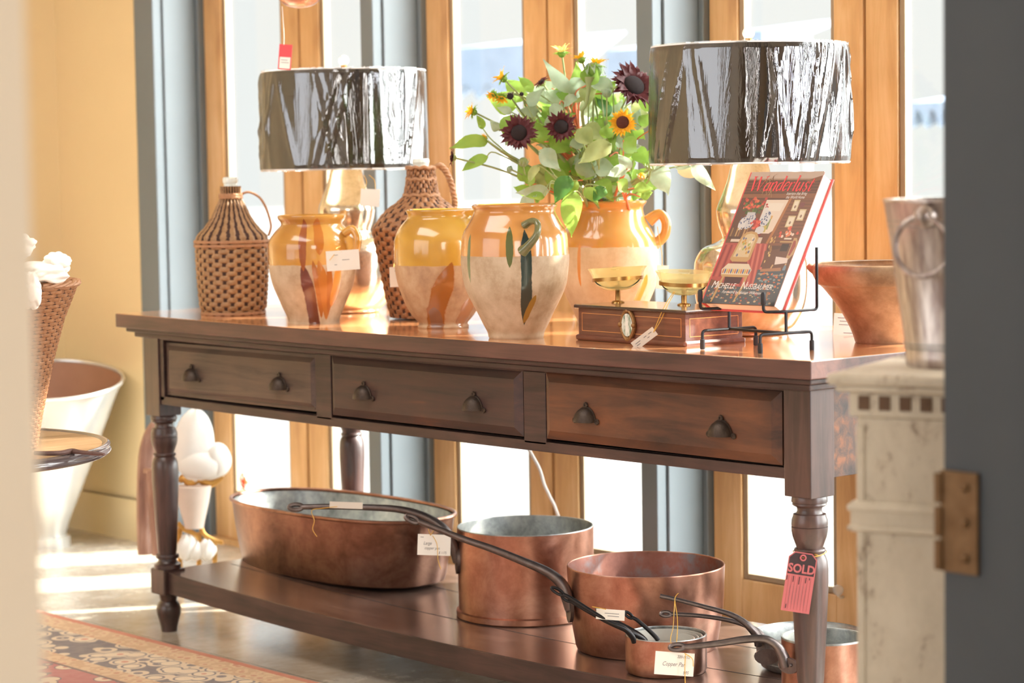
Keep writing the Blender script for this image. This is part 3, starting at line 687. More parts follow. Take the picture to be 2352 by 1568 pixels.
# ------------------------------------------------------------------ lamps
def lamp(label, x, y, seed, zoff=0):
    t = thing('table_lamp', label, 'lamp', (x, y, zt(x)), group=None)
    P = [(.0772, 0), (.082, .003), (.084, .010), (.0985, .0224), (.1178, .0611), (.1245, .1000), (.1250, .1442), (.1216, .1684), (.1052, .1925), (.0772, .2041), (.0640, .2120), (.0622, .2190), (.0695, .2397), (.0743, .2638), (.0734, .2811), (.0618, .3099), (.0492, .3436), (.0415, .3743), (.030, .392), (.012, .398)]
    obj('glass_body', lathe(B(), smoothprof(P, 4), 64), M['mercury'], t)
    obj('brass_neck', lathe(B(), [(.014, .395), (.014, .41), (.008, .415), (.008, .47), (.013, .475), (.013, .51), (.004, .512)], 20), M['brass'], t)
    bm = tube(B(), [Vector((0, -.012, .43)), Vector((0, -.045, .47)), Vector((0, -.05, .55)), Vector((0, -.01, .635)), Vector((0, .01, .635)), Vector((0, .05, .55)), Vector((0, .045, .47)), Vector((0, .012, .43))], .0022, 6, sub=4); obj('harp', bm, M['brass'], t)
    z0, z1, r0, r1 = .379, .635, .2185, .2135
    bm = lathe(B(), [(r0, z0), (r1, z1), (r1-.003, z1), (r0-.003, z0)], 96, caps=(False, False)); lathe(bm, [(r0, z0), (r0-.003, z0)], 96, caps=(False, False))
    sh_ = obj('lamp_shade', bm, M['shade'], t)
    bm = lathe(B(), [(r0-.0035, z0+.002), (r1-.0035, z1-.002)], 64, caps=(False, False)); obj('shade_lining', bm, M['shade_in'], sh_)
    bm = B()
    obj('bottom_trim', tube(B(), ringpts((0, 0, z0), r0+.0005, 72), .0022, 6, closed=True), M['trimw'], sh_); obj('top_trim', tube(B(), ringpts((0, 0, z1), r1+.0005, 72), .0022, 6, closed=True), M['trimw'], sh_)
    tube(bm, ringpts((0, 0, z1-.008), .012, 24), .0022, 6, closed=True)
    for k in range(3): tube(bm, [(0, 0, z1-.008), (r1*math.cos(k*2.094), r1*math.sin(k*2.094), z1-.002)], .0018, 5)
    obj('shade_wire', bm, M['trimw'], sh_)
    # wrinkled shrink wrap: long vertical and diagonal creases
    R_ = random.Random(seed); bm = B(); n, m = 260, 44; rows = []
    cre = [(R_.uniform(0, 2*PI), R_.uniform(-.30, .30), R_.uniform(.022, .05), R_.uniform(.002, .008)) for _ in range(40)]
    for i in range(m+1):
        tt = i/m; zz = z0-.004+(z1-z0+.008)*tt; rr = r0+(r1-r0)*tt+.003; row = []
        for j in range(n):
            a = 2*PI*j/n; d = 0
            for (a0, sl, wd, am) in cre:
                q = (a-a0-sl*(tt-.5)*1.2+PI) % (2*PI)-PI
                if abs(q) < wd*3: d += am*math.exp(-(q/wd)**2)*(.35+.65*math.sin(PI*min(1, max(0, tt*1.04)))**.5)
            d += .0030*noise.noise(Vector((math.cos(a)*3, math.sin(a)*3, tt*1.0+seed)))
            edge = .003 if tt < .03 or tt > .97 else 0
            row.append(bm.verts.new(((rr+d*.8-edge*.6)*math.cos(a), (rr+d*.8-edge*.6)*math.sin(a), zz)))
        rows.append(row)
    for i in range(m):
        for j in range(n): bm.faces.new((rows[i][j], rows[i][(j+1) % n], rows[i+1][(j+1) % n], rows[i+1][j]))
    obj('plastic_wrap', bm, M['wrap'], sh_)
    fin = obj('finial_stem', lathe(B(), [(.004, .63), (.004, .645), (.008, .647), (.008, .652), (.004, .653)], 16), M['brass'], t)
    bm = B(); ball(bm, (0, 0, .664), .0145, 20); obj('crystal_finial', bm, M['crystal'], t)
    return t
lamp('mercury glass table lamp under the left plastic-wrapped dark drum shade', .445, .445, 3)
lamp('mercury glass table lamp under the right plastic-wrapped shade, behind the book', 1.852, .490, 11)

# ------------------------------------------------------------------ parcel scale
bx = thing('counter_scale', 'inlaid wooden box scale with two glass pans, in front of the flower jar', 'scale', (1.652, .142, zt(1.7)), math.radians(-2.8))
Wb, Db, Hb = .354, .176, .078
s = N('mahogany_box'); 
M['mahog'] = wood('mahogany_box_wood', [(.36, (88, 50, 38)), (.5, (112, 66, 50)), (.64, (132, 82, 60))], 0, .35, 8, coat=.3)
M['inlay'] = simple('pale_inlay', (226, 154, 88), .5)
M['lid'] = wood('black_edged_lid_wood', [(.36, (44, 32, 30)), (.5, (62, 44, 40)), (.64, (84, 60, 52))], 0, .2, 8, coat=.6)
obj('box_body', box(B(), (.006, .006, .010), (Wb-.006, Db-.006, Hb-.008)), M['mahog'], bx, smooth=False, bevel=.001)
obj('base_moulding', box(B(), (0, 0, 0), (Wb, Db, .013)), M['mahog'], bx, smooth=False, bevel=.005)
obj('lid', box(B(), (-.002, -.002, Hb-.008), (Wb+.002, Db+.002, Hb)), M['lid'], bx, smooth=False, bevel=.003)
bm = B()
def inl(x0, x1, z0, z1, q, side=False):
    for a, b in (((x0, z0), (x1, z0+q)), ((x0, z1-q), (x1, z1)), ((x0, z0), (x0+q, z1)), ((x1-q, z0), (x1, z1))):
        if side: box(bm, (Wb-.006, a[0], a[1]), (Wb-.0055, b[0], b[1]))
        else: box(bm, (a[0], .0055, a[1]), (b[0], .006, b[1]))
inl(.018, Wb-.018, .021, .060, .0010); inl(.018, Db-.018, .021, .060, .0012, True); obj('inlay_lines', bm, M['inlay'], bx, smooth=False)
bm = B(); mc = Vector((.172, .003, .040))
tube(bm, [mc+Vector((.0205*math.cos(2*PI*i/32)*(1.0 if True else 1), 0, (.0270+.005*abs(math.sin(2*PI*i/32))**6)*math.sin(2*PI*i/32))) for i in range(32)],   .0045, 8, closed=True)
for a in (0, PI): ball(bm, mc+Vector((.0215*math.cos(a), -.003, 0)), .0055, 12)
for a in (.35, -.35, PI-.35, PI+.35): ball(bm, mc+Vector((.024*math.cos(a), -.001, .02*math.sin(a))), .0018, 8)
ball(bm, mc+Vector((0, -.001, .030)), .005, 10); ball(bm, mc+Vector((0, -.001, -.029)), .004, 10)
md = obj('medallion', bm, simple('old_gilt', (150, 108, 62), .45, .5, var=30, scale=120, bump=.4), bx)
s = N('mother_of_pearl'); s.col(s.ramp(s.noise(s.coord((60, 60, 18)), 1.6, 4), [(.36, (96, 128, 108)), (.5, (214, 218, 206)), (.62, (236, 234, 228)), (.7, (196, 172, 104))])); s.p(rough=.25, coat=.5)
bm = B(); prism(bm, [(.0180*math.cos(2*PI*i/28), .0245*math.sin(2*PI*i/28)) for i in range(28)], .002, basis(mc+Vector((0, -.003, 0)), (1, 0, 0), (0, 0, 1))); obj('pearl_inset', bm, s.m, md, smooth=False)
def pan(px, py, zr, tilt, rp, spin):
    z0 = Hb; c = Vector((px, py, 0))
    bm = lathe(B(), [(.0145, z0), (.0145, z0+.002), (.011, z0+.004), (.006, z0+.005), (.0058, z0+.030), (.0075, z0+.033), (.0070, z0+.038), (.002, z0+.039)], 24, (px, py, 0)); ps = obj('pan_post', bm, M['brass'], bx)
    rx = Matrix.Rotation(tilt, 4, Vector((0, 1, 0)))
    R_ = lambda v: c+Vector((0, 0, zr))+(rx @ Vector(v)).to_3d()
    bm = B(); n = 48; rr = rp*.86
    inn = [bm.verts.new(R_(((rr-.0015)*math.cos(2*PI*i/n), (rr-.0015)*math.sin(2*PI*i/n), zz))) for zz in (-.004, .004) for i in range(n)]
    ou = [bm.verts.new(R_((rr*math.cos(2*PI*i/n), rr*math.sin(2*PI*i/n), zz))) for zz in (-.004, .004) for i in range(n)]
    for i in range(n):
        j = (i+1) % n
        for q in ((ou[i], ou[j], ou[n+j], ou[n+i]), (inn[i], inn[n+i], inn[n+j], inn[j]), (ou[n+i], ou[n+j], inn[n+j], inn[n+i]), (ou[i], inn[i], inn[j], ou[j])): bm.faces.new(q)
    obj('brass_ring', bm, M['brass'], bx)
    bm = B()
    for k in range(3):
        a = spin+k*2*PI/3; tube(bm, [c+Vector((0, 0, z0+.034)), c+Vector((math.cos(a)*rr*.45, math.sin(a)*rr*.45, z0+.034)), R_((math.cos(a)*rr*.85, math.sin(a)*rr*.85, -.010)), R_((math.cos(a)*rr, math.sin(a)*rr, -.002))], .0014, 6, sub=5)
    obj('wire_arms', bm, simple('green_black_wire', (46, 62, 48), .35, .6), bx)
    prf = [(.004, -.026), (rp*.40, -.023), (rp*.66, -.013), (rp*.80, -.001), (rp*.84, .006), (rp*.91, .017), (rp, .025)]
    prf = smoothprof(prf, 3); full = prf+[(r-.0018, z+.0006) for r, z in reversed(prf)]
    bm = B(); lathe(bm, full, 56)
    for v in bm.verts: v.co = R_(v.co)
    g_ = obj('glass_pan', bm, M['bowl_glass'], bx)
    for sgn in (-1, 1):
        bm = B(); prism(bm, [(rp*.9, -.012), (rp*1.16, -.006), (rp*1.2, 0), (rp*1.16, .006), (rp*.9, .012)], .0016, basis(R_((0, 0, .0245)), (math.cos(spin)*sgn, math.sin(spin)*sgn, 0), (-math.sin(spin)*sgn, math.cos(spin)*sgn, 0))); obj('pan_lip', bm, M['bowl_glass'], g_, smooth=False)
pan(.030, .100, Hb+.052, math.radians(-4), .066, .2+PI*.7); pan(.222, .120, Hb+.047, math.radians(3), .062, .2+PI*.7)
card('price_tag', 'small cream tag on gold thread hanging in front of the box scale', 1480, 777.5, 4.90, 62, 22, 37, 'paper_grey', [(-.38, .1, .22), (-.38, -.14, .16), (.0, .12, .12), (.22, .14, .14), (.1, -.14, .1)],
     strg=[[(1501, 763, 4.90), (1512, 735, 4.90), (1528, 700, 4.91), (1552, 664, 5.02)], [(1501, 763, 4.90), (1517, 737, 4.90), (1534, 700, 4.91), (1551, 670, 5.02)]])

# ------------------------------------------------------------------ book on its easel
BO = Vector((2.057, .122, zt(2.1)+.0935)); BX = Vector((1, 0, 0)); lean = math.atan2(.154, .265)
BY = Vector((0, math.sin(lean), math.cos(lean))); BN = BX.cross(BY)      # BN points at the reader
BW, BH, BT = .198, .3065, .036
bk = thing('book', 'hardback interiors book with a red title, standing on the black wire easel', 'book', tuple(BO))
mb = basis(Vector((0, 0, 0)), BX, BY)
s = N('cover_base'); s.col((104, 62, 44)); s.p(rough=.35)
obj('front_cover', box(B(), (0, 0, -.003), (BW, BH, 0), 0, mb), s.m, bk, smooth=False, bevel=.0008)
obj('back_cover', box(B(), (0, 0, -BT), (BW, BH, -BT+.003), 0, mb), M['red_cloth'], bk, smooth=False, bevel=.0008)
obj('spine', box(B(), (-.004, 0, -BT), (0, BH, 0), 0, mb), M['red_cloth'], bk, smooth=False, bevel=.001)
bm = box(B(), (0, .004, -BT+.003), (BW-.006, BH-.004, -.003), 0, mb)
obj('page_block', bm, M['page'], bk, smooth=False)
# printed cover: flat coloured shapes on the jacket (s across, t down)
pic = []
def P(c, *pts): pic.append((c, [(a*BW, (1-b)*BH) for a, b in pts]))
def Rct(c, s0, t0, s1, t1, sk=0): P(c, (s0+sk, t0), (s1+sk, t0), (s1, t1), (s0, t1))
def Ell(c, s0, t0, rs, rt_, n=14): P(c, *[(s0+rs*math.cos(2*PI*i/n), t0+rt_*math.sin(2*PI*i/n)) for i in range(n)])
R2 = random.Random(5)
Rct((112, 68, 46), 0, 0, 1, 1)
Rct((198, 176, 160), 0, 0, 1, .052); Rct((170, 140, 118), 0, .052, 1, .062)
for i in range(7): Rct((84+8*(i % 2), 52, 38), 0, .07+i*.022, 1, .082+i*.022)
P((136, 86, 56), (0, .17), (1, .165), (1, .20), (0, .20))
P((130, 84, 54), (.80, .07), (1, .03), (1, .06), (.86, .09))
Rct((92, 58, 42), 0, .2, .13, .5); Rct((126, 78, 52), .64, .2, 1, .60)
for i in range(14): Rct((104, 64, 44), .68, .22+i*.026, 1, .227+i*.026)
P((232, 216, 198), (.36, .215), (.665, .215), (.60, .45), (.56, .47), (.36, .47)); P((236, 228, 214), (.38, .24), (.62, .24), (.6, .30), (.40, .3))
P((176, 112, 62), (.665, .205), (.70, .205), (.64, .44), (.60, .56), (.565, .56), (.60, .45))
Rct((216, 170, 96), .40, .335, .53, .36); Rct((134, 150, 92), .42, .36, .52, .44); Rct((196, 178, 92), .44, .40, .50, .46); P((120, 40, 40), (.38, .40), (.44, .38), (.46, .5), (.40, .52))
for a, b, c_, d_ in ((.745, .215, .825, .30), (.865, .285, .955, .37), (.745, .335, .845, .42)):
    Rct((214, 196, 150), a, b, c_, d_); Rct((236, 226, 202), a+.012, b+.010, c_-.012, d_-.010); Ell((150, 120, 96), (a+c_)/2, (b+d_)/2+.01, .014, .012)
Rct((120, 62, 60), .84, .235, .90, .27)
for i in range(26): Ell(((74, 96, 46), (98, 118, 58), (58, 78, 40))[i % 3], R2.uniform(.09, .34), R2.uniform(.235, .315), R2.uniform(.012, .028), R2.uniform(.008, .018), 7)
for i in range(34): Ell(((212, 84, 58), (226, 110, 76), (188, 58, 50))[i % 3], R2.uniform(.06, .40), R2.uniform(.195, .285), R2.uniform(.010, .024), R2.uniform(.007, .013), 7)
Ell((206, 206, 208), .22, .375, .085, .065); Ell((216, 216, 216), .14, .40, .05, .05); Rct((196, 198, 204), .16, .31, .27, .345)
for i in range(34): Ell((72, 88, 132), R2.uniform(.10, .30), R2.uniform(.325, .44), .008, .006, 6)
Ell((216, 218, 220), .435, .355, .072, .062); Ell((224, 222, 218), .40, .30, .03, .03); Ell((214, 214, 216), .42, .445, .06, .03)
for i in range(26): Ell((70, 84, 124), .435+R2.uniform(-.055, .055), .355+R2.uniform(-.05, .05), .008, .007, 6)
for i in range(26): Ell(((214, 72, 56), (230, 98, 74), (176, 48, 46))[i % 3], .335+R2.gauss(0, .03), .395+R2.gauss(0, .022), .016, .010, 7)
for i in range(7): Rct(((150, 112, 70), (92, 70, 52), (188, 150, 96))[i % 3], .03+i*.035, .43+.01*(i % 2), .05+i*.035, .50)
Rct((78, 52, 42), .02, .495, .5, .515); Rct((224, 206, 188), .07, .515, .30, .535); Rct((214, 196, 176), .36, .50, .50, .545)
P((176, 74, 66), (0, .545), (.60, .545), (.66, .70), (.72, .86), (.46, .88), (0, .82))
for i in range(9): P(((206, 108, 92), (164, 62, 58))[i % 2], (.30+i*.033, .55), (.325+i*.033, .55), (.42+i*.034, .86), (.39+i*.034, .86))
for i in range(5): P(((140, 48, 48), (190, 88, 76))[i % 2], (.02+i*.04, .56), (.045+i*.04, .56), (.03+i*.045, .8), (i*.045, .8))
Rct((86, 56, 42), .62, .56, 1, .72); P((104, 66, 48), (.6, .6), (1, .56), (1, .76), (.66, .76))
for i in range(22): Ell(((202, 160, 92), (226, 190, 120), (150, 106, 60))[i % 3], .62+R2.uniform(0, .07), .50+R2.uniform(0, .20), .008, .012, 6)
for i in range(16): Ell(((224, 84, 62), (240, 214, 196), (236, 132, 88))[i % 3], .84+R2.gauss(0, .05), .455+R2.gauss(0, .02), .018, .012, 7)
Rct((226, 216, 200), .80, .50, .90, .512); Rct((200, 160, 100), .76, .525, .97, .535); Rct((46, 32, 28), .80, .545, .90, .60)
P((196, 158, 108), (.93, .50), (.97, .50), (1.0, .53), (1.0, .62), (.96, .66), (.92, .66)); P((158, 74, 62), (.94, .52), (.97, .52), (.99, .56), (.96, .63), (.935, .63))
P((232, 216, 208), (.78, .64), (.95, .65), (.96, .685), (.80, .70)); P((206, 164, 112), (.77, .70), (.79, .70), (.76, .78), (.74, .78)); P((206, 164, 112), (.94, .69), (.96, .69), (.955, .80), (.93, .80)); Ell((110, 140, 160), .95, .73, .02, .03)
Rct((70, 78, 84), 0, .87, 1, 1); P((70, 80, 88), (.60, .74), (1, .74), (1, .9), (.62, .9)); P((172, 120, 84), (.64, .735), (.9, .72), (.92, .745), (.64, .755))
for i in range(90):
    a, b = R2.uniform(.02, .97), R2.uniform(.88, .995)
    Ell(((196, 116, 76), (210, 180, 140), (96, 118, 126), (150, 64, 56))[i % 4], a, b, R2.uniform(.008, .022), R2.uniform(.004, .009), 7)
for i in range(50): Ell(((214, 112, 70), (128, 150, 152), (190, 150, 110))[i % 3], R2.uniform(.64, .98), R2.uniform(.765, .87), R2.uniform(.01, .022), R2.uniform(.004, .009), 7)
Rct((150, 108, 76), .84, .90, .87, .98)
# the two painted chairs of the picture
G1, G2 = (196, 156, 98), (214, 192, 150)
P(G1, (.13, .855), (.16, .77), (.18, .77), (.165, .87), (.13, .99), (.11, .99)); P(G1, (.47, .77), (.50, .77), (.49, .88), (.44, .985), (.42, .985), (.46, .88))
P(G1, (.16, .665), (.185, .56), (.20, .50), (.25, .462), (.32, .455), (.40, .465), (.445, .50), (.44, .57), (.44, .665), (.40, .685), (.2, .685)); P(G2, (.19, .65), (.21, .56), (.225, .51), (.27, .48), (.32, .472), (.38, .48), (.415, .51), (.41, .57), (.405, .65))
for i in range(22): Ell(((204, 150, 60), (108, 112, 140), (160, 170, 90), (232, 218, 190))[i % 4], R2.uniform(.23, .39), R2.uniform(.50, .64), .014, .012, 7)
P((120, 54, 48), (.22, .685), (.42, .685), (.43, .70), (.2, .70)); P((226, 212, 184), (.10, .745), (.16, .70), (.45, .70), (.52, .745), (.50, .785), (.12, .785))
for i in range(14): Ell(((206, 118, 64), (92, 104, 146), (206, 172, 72))[i % 3], .13+i*.028, .757, .012, .020, 7)
P(G1, (.11, .782), (.51, .782), (.49, .80), (.14, .80)); P((66, 30, 30), (.19, .80), (.43, .80), (.42, .85), (.2, .85))
for i in range(40):
    a, b = .30+R2.gauss(0, .06), .10+R2.gauss(0, .04); c_, d_ = a+R2.uniform(-.06, .06), b+R2.uniform(-.02, .07)
    P(((150, 112, 76), (120, 86, 60), (176, 140, 96))[i % 3], (a, b), (a+.008, b), (c_+.004, d_), (c_, d_))
bm = B(); cols = []; cl = bm.loops.layers.float_color.new('Col')
for i, (c, pts) in enumerate(pic):
    z = .00006+i*.0000009
    f = bm.faces.new([bm.verts.new(mb @ Vector((min(max(p[0], 0), BW), min(max(p[1], 0), BH), z))) for p in pts])
    for lp_ in f.loops: lp_[cl] = lin(tuple(q_*.84+w_*.16 for q_, w_ in zip(c, (120, 92, 78))))
s = N('printed_jacket'); at_ = s.n('VertexColor'); at_.layer_name = 'Col'; s.l(at_.outputs[0], s.b.inputs['Base Color']); s.p(rough=.32, coat=.25, coatr=.2)
me = bpy.data.meshes.new('cover_picture'); bmesh.ops.recalc_face_normals(bm, faces=bm.faces); bm.to_mesh(me); bm.free(); link('cover_picture', me, s.m, bk)
# lettering: high contrast italic serif capitals/lowercase drawn as thick and thin strokes
GL = {
 'W': (1.15, [((.00, 1.0, .15), (.26, 0, .13)), ((.26, 0, .04), (.52, .95, .04)), ((.46, 1.0, .15), (.74, 0, .13)), ((.74, 0, .04), (1.02, 1.0, .04)), ((-.12, 1.0, .04), (.18, 1.0, .04)), ((.9, 1.0, .04), (1.14, 1.0, .04))]),
 'a': (.50, [((.36, .60, .13), (.36, .02, .13)), ((.34, .60, .04), (.12, .50, .10), (.04, .28, .13), (.12, .02, .10), (.36, .16, .04)), ((.36, .02, .06), (.46, .05, .03))]),
 'n': (.54, [((.06, .60, .13), (.06, 0, .13)), ((.10, .42, .04), (.26, .62, .09), (.38, .52, .13), (.38, .0, .13)), ((.38, 0, .06), (.48, .04, .03))]),
 'd': (.52, [((.38, 1.02, .13), (.38, .02, .13)), ((.36, .60, .04), (.12, .50, .10), (.04, .28, .13), (.12, .02, .10), (.36, .16, .04)), ((.28, 1.02, .04), (.38, 1.02, .04))]),
 'e': (.46, [((.06, .30, .04), (.36, .44, .05), (.30, .60, .09), (.14, .56, .10), (.05, .30, .14), (.12, .03, .11), (.34, .14, .04))]),
 'r': (.40, [((.06, .60, .13), (.06, 0, .13)), ((.10, .40, .04), (.22, .58, .06), (.32, .56, .12))]),
 'l': (.26, [((.08, 1.06, .13), (.08, .0, .13)), ((-.02, 1.06, .04), (.08, 1.06, .04)), ((.08, 0, .06), (.2, .04, .03))]),
 'u': (.54, [((.06, .60, .13), (.06, .14, .13), (.14, .0, .10), (.36, .22, .04)), ((.38, .60, .13), (.38, 0, .13)), ((.38, 0, .06), (.48, .04, .03))]),
 's': (.40, [((.32, .48, .06), (.22, .61, .05), (.09, .52, .10), (.14, .36, .13), (.28, .22, .13), (.24, .02, .09), (.10, .0, .05), (.02, .14, .06))]),
 't': (.34, [((.16, .84, .06), (.12, .5, .12), (.12, .08, .13), (.2, .0, .06), (.32, .1, .03)), ((-.02, .60, .04), (.30, .60, .04))]),
}
def ribbon(bm, pts, M_):
    L_ = []; n = len(pts)
    for i, (x_, y_, w_) in enumerate(pts):
        a = pts[max(0, i-1)]; b = pts[min(n-1, i+1)]; dx, dy = b[0]-a[0], b[1]-a[1]; l_ = math.hypot(dx, dy) or 1
        nx, ny = -dy/l_, dx/l_
        if abs(dy) > abs(dx)*1.2: nx, ny = (-1 if dy > 0 else 1), 0
        L_.append((bm.verts.new(M_ @ Vector((x_+nx*w_/2, y_+ny*w_/2, 0))), bm.verts.new(M_ @ Vector((x_-nx*w_/2, y_-ny*w_/2, 0)))))
    for i in range(n-1): bm.faces.new((L_[i][0], L_[i][1], L_[i+1][1], L_[i+1][0]))
bm = B(); tot = sum(GL[c][0] for c in 'Wanderlust'); hh = .034; sxx = (.86*BW)/tot
cx_ = .0
TM = mb @ Matrix.Translation((.055*BW, (1-.148)*BH, .0005)) @ Matrix(((1, .18, 0, 0), (0, 1, 0, 0), (0, 0, 1, 0), (0, 0, 0, 1)))
for ch in 'Wanderlust':
    adv, st = GL[ch]
    for stroke in st:
        p_ = [(cx_*sxx+a*sxx, b*hh, c*sxx*.92) for a, b, c in stroke]
        if len(p_) > 2: p_ = smoothprof(p_, 5)
        ribbon(bm, p_, TM)
    cx_ += adv
M['title_red'] = simple('title_red_ink', (232, 74, 78), .4); M['title_white'] = simple('title_white_ink', (240, 232, 226), .4)
obj('cover_title', bm, M['title_red'], bk, smooth=False)
bm = B(); q = lambda a, b: mb @ Matrix.Translation((a*BW, (1-b)*BH, .0005))
def caps(txt, x0, tb, big, small, sx_):   # small caps with tall first letters, no extra words
    text_bm(bm, txt[0], big, q(x0, tb), sx_, .25, 'LEFT'); text_bm(bm, txt[1:], small, q(x0+.070, tb), sx_, .25, 'LEFT')
caps('MICHELLE', .045, .885, .0235, .0170, .82); caps('NUSSBAUMER', .455, .885, .0235, .0170, .77)
text_bm(bm, 'Foreword by Hutton Wilkinson', .0098, q(.50, .922), .86, .3)
text_bm(bm, 'Interiors that Bring', .0098, q(.74, .178), .72, .3); text_bm(bm, 'the World Home', .0098, q(.74, .206), .72, .3)
obj('cover_lettering', bm, M['title_white'], bk, smooth=False)
ez = thing('book_easel', 'black wire easel holding the open-faced book at the front right', 'easel', (2.15, .16, zt(2.15)))
E0 = Vector((2.15, .16, zt(2.15)))
bm = B(); R0 = .0032
def wire(pts, r=R0, sub=0): tube(bm, [Vector(p)-E0 for p in pts], r, 8, sub=sub)
def bent(pts):   # rounded corners
    out = [Vector(pts[0])]
    for i in range(1, len(pts)-1):
        p0, p1, p2 = map(Vector, pts[i-1:i+2]); a = min(.008, (p1-p0).length*.4); b = min(.008, (p2-p1).length*.4)
        s0 = p1+(p0-p1).normalized()*a; s1 = p1+(p2-p1).normalized()*b
        for k in range(5):
            t_ = k/4; out.append(s0*(1-t_)**2+p1*2*t_*(1-t_)+s1*t_*t_)
    out.append(Vector(pts[-1])); wire(out)
zb = zt(2.15)
feet = ((Vector((2.080, .099, zb)), Vector((2.096, .241, zb))), (Vector((2.247, .090, zb)), Vector((2.275, .212, zb))))
mids = []
for i, (a, b) in enumerate(feet):
    hgt = .038; bent([a+Vector((0, 0, .006)), a+Vector((0, 0, hgt)), b+Vector((0, 0, hgt)), b+Vector((0, 0, .006))]); mids.append((a+b)/2+Vector((0, 0, hgt)))
bent([mids[0], (mids[0]+mids[1])/2, mids[1]])
for i, xh in enumerate((2.064, 2.238)):
    y0 = BO.y-.012; zl = BO.z-.012; xm = mids[i].x
    bent([(xh, y0, BO.z+.022), (xh, y0, zl), (mids[i].x, mids[i].y, zl), (mids[i].x+.006, .237, zl), (mids[i].x+.006, .237, zl+.125)])
    wire([(mids[i].x, mids[i].y, mids[i].z), (mids[i].x, mids[i].y, zl)])
obj('wire_frame', bm, M['iron'], ez)
for a, b in feet:
    for p_ in (a, b): obj('rubber_foot', lathe(B(), [(.0045, 0), (.0052, .003), (.005, .020), (.0035, .021)], 14, tuple(p_-E0)), M['rubber'], ez)
for xh in (2.064, 2.238): obj('rubber_tip', lathe(B(), [(.0035, 0), (.0052, .002), (.0052, .022), (.003, .026)], 12, (xh-E0.x, BO.y-.012-E0.y, BO.z+.002-E0.z)), M['rubber'], ez)

# ------------------------------------------------------------------ copper on the lower shelf
def pot(name, label, x, y, r, h, mats, lin_='tin', wall=.004, flange=False, belly=0, cat='pot', rolled=.0025, z=None, taper=0):
    t = thing(name, label, cat, (x, y, zsh(x) if z is None else z)); rr = r
    p = [(rr-.010-taper, 0), (rr-.003-taper, .003), (rr-taper, .010), (rr+belly-taper*.4, h*.5), (rr, h-.002)]
    if flange: p = [(rr+.001, 0), (rr+.004, .003), (rr+.004, .016), (rr-.002, .019), (rr-.001, h*.5), (rr, h-.002)]
    bm = lathe(B(), p, 72, caps=(True, False)); obj('pot_body', bm, M[mats], t)
    bm = lathe(B(), [(.002, .006), (rr-wall-.004-taper, .006), (rr-wall-taper, .014), (rr-wall, h-.002)], 72, caps=(True, False)); obj('pot_lining', bm, M[lin_], t)
    bm = lathe(B(), [(rr-wall, h-.003), (rr-wall+.001, h), (rr-.001, h), (rr, h-.003)], 72, caps=(False, False)); obj('rim', bm, M['tin'] if lin_ == 'tin' else M['copper_red'], t)
    return t
def handle(t, pts, rs, mat='iron_grey', flat_=.85, loop=None, bracket=None, name='handle'):
    c = Vector(t.location); bm = B(); P_ = [at(*p)-c for p in pts]
    rs = [q_*1.22 for q_ in rs]
    tube(bm, P_, rs, 10, sub=5, flatten=flat_)
    if loop:
        a = (P_[0]-P_[1]).normalized(); side = Vector((a.y, -a.x, 0)).normalized(); ln, wd = loop
        side = (side*.35+UP*.65).normalized()
        cc = P_[0]+a*ln*.5
        tube(bm, [cc+a*ln*.55*math.cos(2*PI*i/20)+side*wd*math.sin(2*PI*i/20) for i in range(20)], rs[0]*.72, 8, closed=True)
    if bracket:
        bu, bv, bd, w_, h_ = bracket; cc = at(bu, bv, bd)-c
        nrm = (cc-Vector((0, 0, cc.z))).normalized(); sd_ = Vector((-nrm.y, nrm.x, 0))
        n = 20; prism(bm, [(w_*math.cos(2*PI*i/n), h_*math.sin(2*PI*i/n)) for i in range(n)], .008, basis(cc+nrm*.004, sd_, (0, 0, 1)))
        for q in (-.5, .5): ball(bm, cc+nrm*.005+sd_*w_*q*.7+Vector((0, 0, h_*.35*q)), .0035, 8)
    return obj(name, bm, M[mat], t)
# oval fish kettle
x, y = .380, .4506; a_, b_, hh = .394, .183, .182
t = thing('oval_kettle', 'big oval brown copper pan with a tinned inside, left on the shelf', 'pan', (x, y, zsh(x)-.001), math.radians(.7))
def sup(a, b, n=96, e=2.5):
    return [(a*math.copysign(abs(math.cos(q))**(2/e), math.cos(q)), b*math.copysign(abs(math.sin(q))**(2/e), math.sin(q))) for q in [2*PI*i/n for i in range(n)]]
def loft(bm, layers, mi=0, cap0=True, cap1=False):
    R_ = [[bm.verts.new((px, py, z)) for px, py in sup(a, b)] for a, b, z in layers]
    for i in range(len(R_)-1):
        for j in range(96): bm.faces.new((R_[i][j], R_[i][(j+1) % 96], R_[i+1][(j+1) % 96], R_[i+1][j])).material_index = mi
    if cap0: bm.faces.new(R_[0][::-1])
    if cap1: bm.faces.new(R_[-1])
obj_ = B(); loft(obj_, [(a_*.87, b_*.84, 0), (a_*.910, b_*.90, .006), (a_*.925, b_*.92, .022), (a_*.97, b_*.97, .10), (a_, b_, hh-.006)]); obj('pan_body', obj_, M['copper'], t)
obj_ = B(); loft(obj_, [(a_*.88, b_*.86, .008), (a_*.91, b_*.90, .02), (a_-.006, b_-.006, hh-.006)]); obj('pan_lining', obj_, M['tin'], t)
bm = B(); tube(bm, [(px, py, hh-.003) for px, py in sup(a_+.002, b_+.002)], .0052, 8, closed=True); obj('rolled_rim', bm, M['copper_red'], t)
for sx_ in (-1, 1): obj('ring_handle', tube(B(), [(sx_*(a_+.005), -.035, hh-.045), (sx_*(a_+.035), -.028, hh-.040), (sx_*(a_+.040), 0, hh-.038), (sx_*(a_+.035), .028, hh-.040), (sx_*(a_+.005), .035, hh-.045)], .006, 8, sub=4), M['iron_grey'], t)
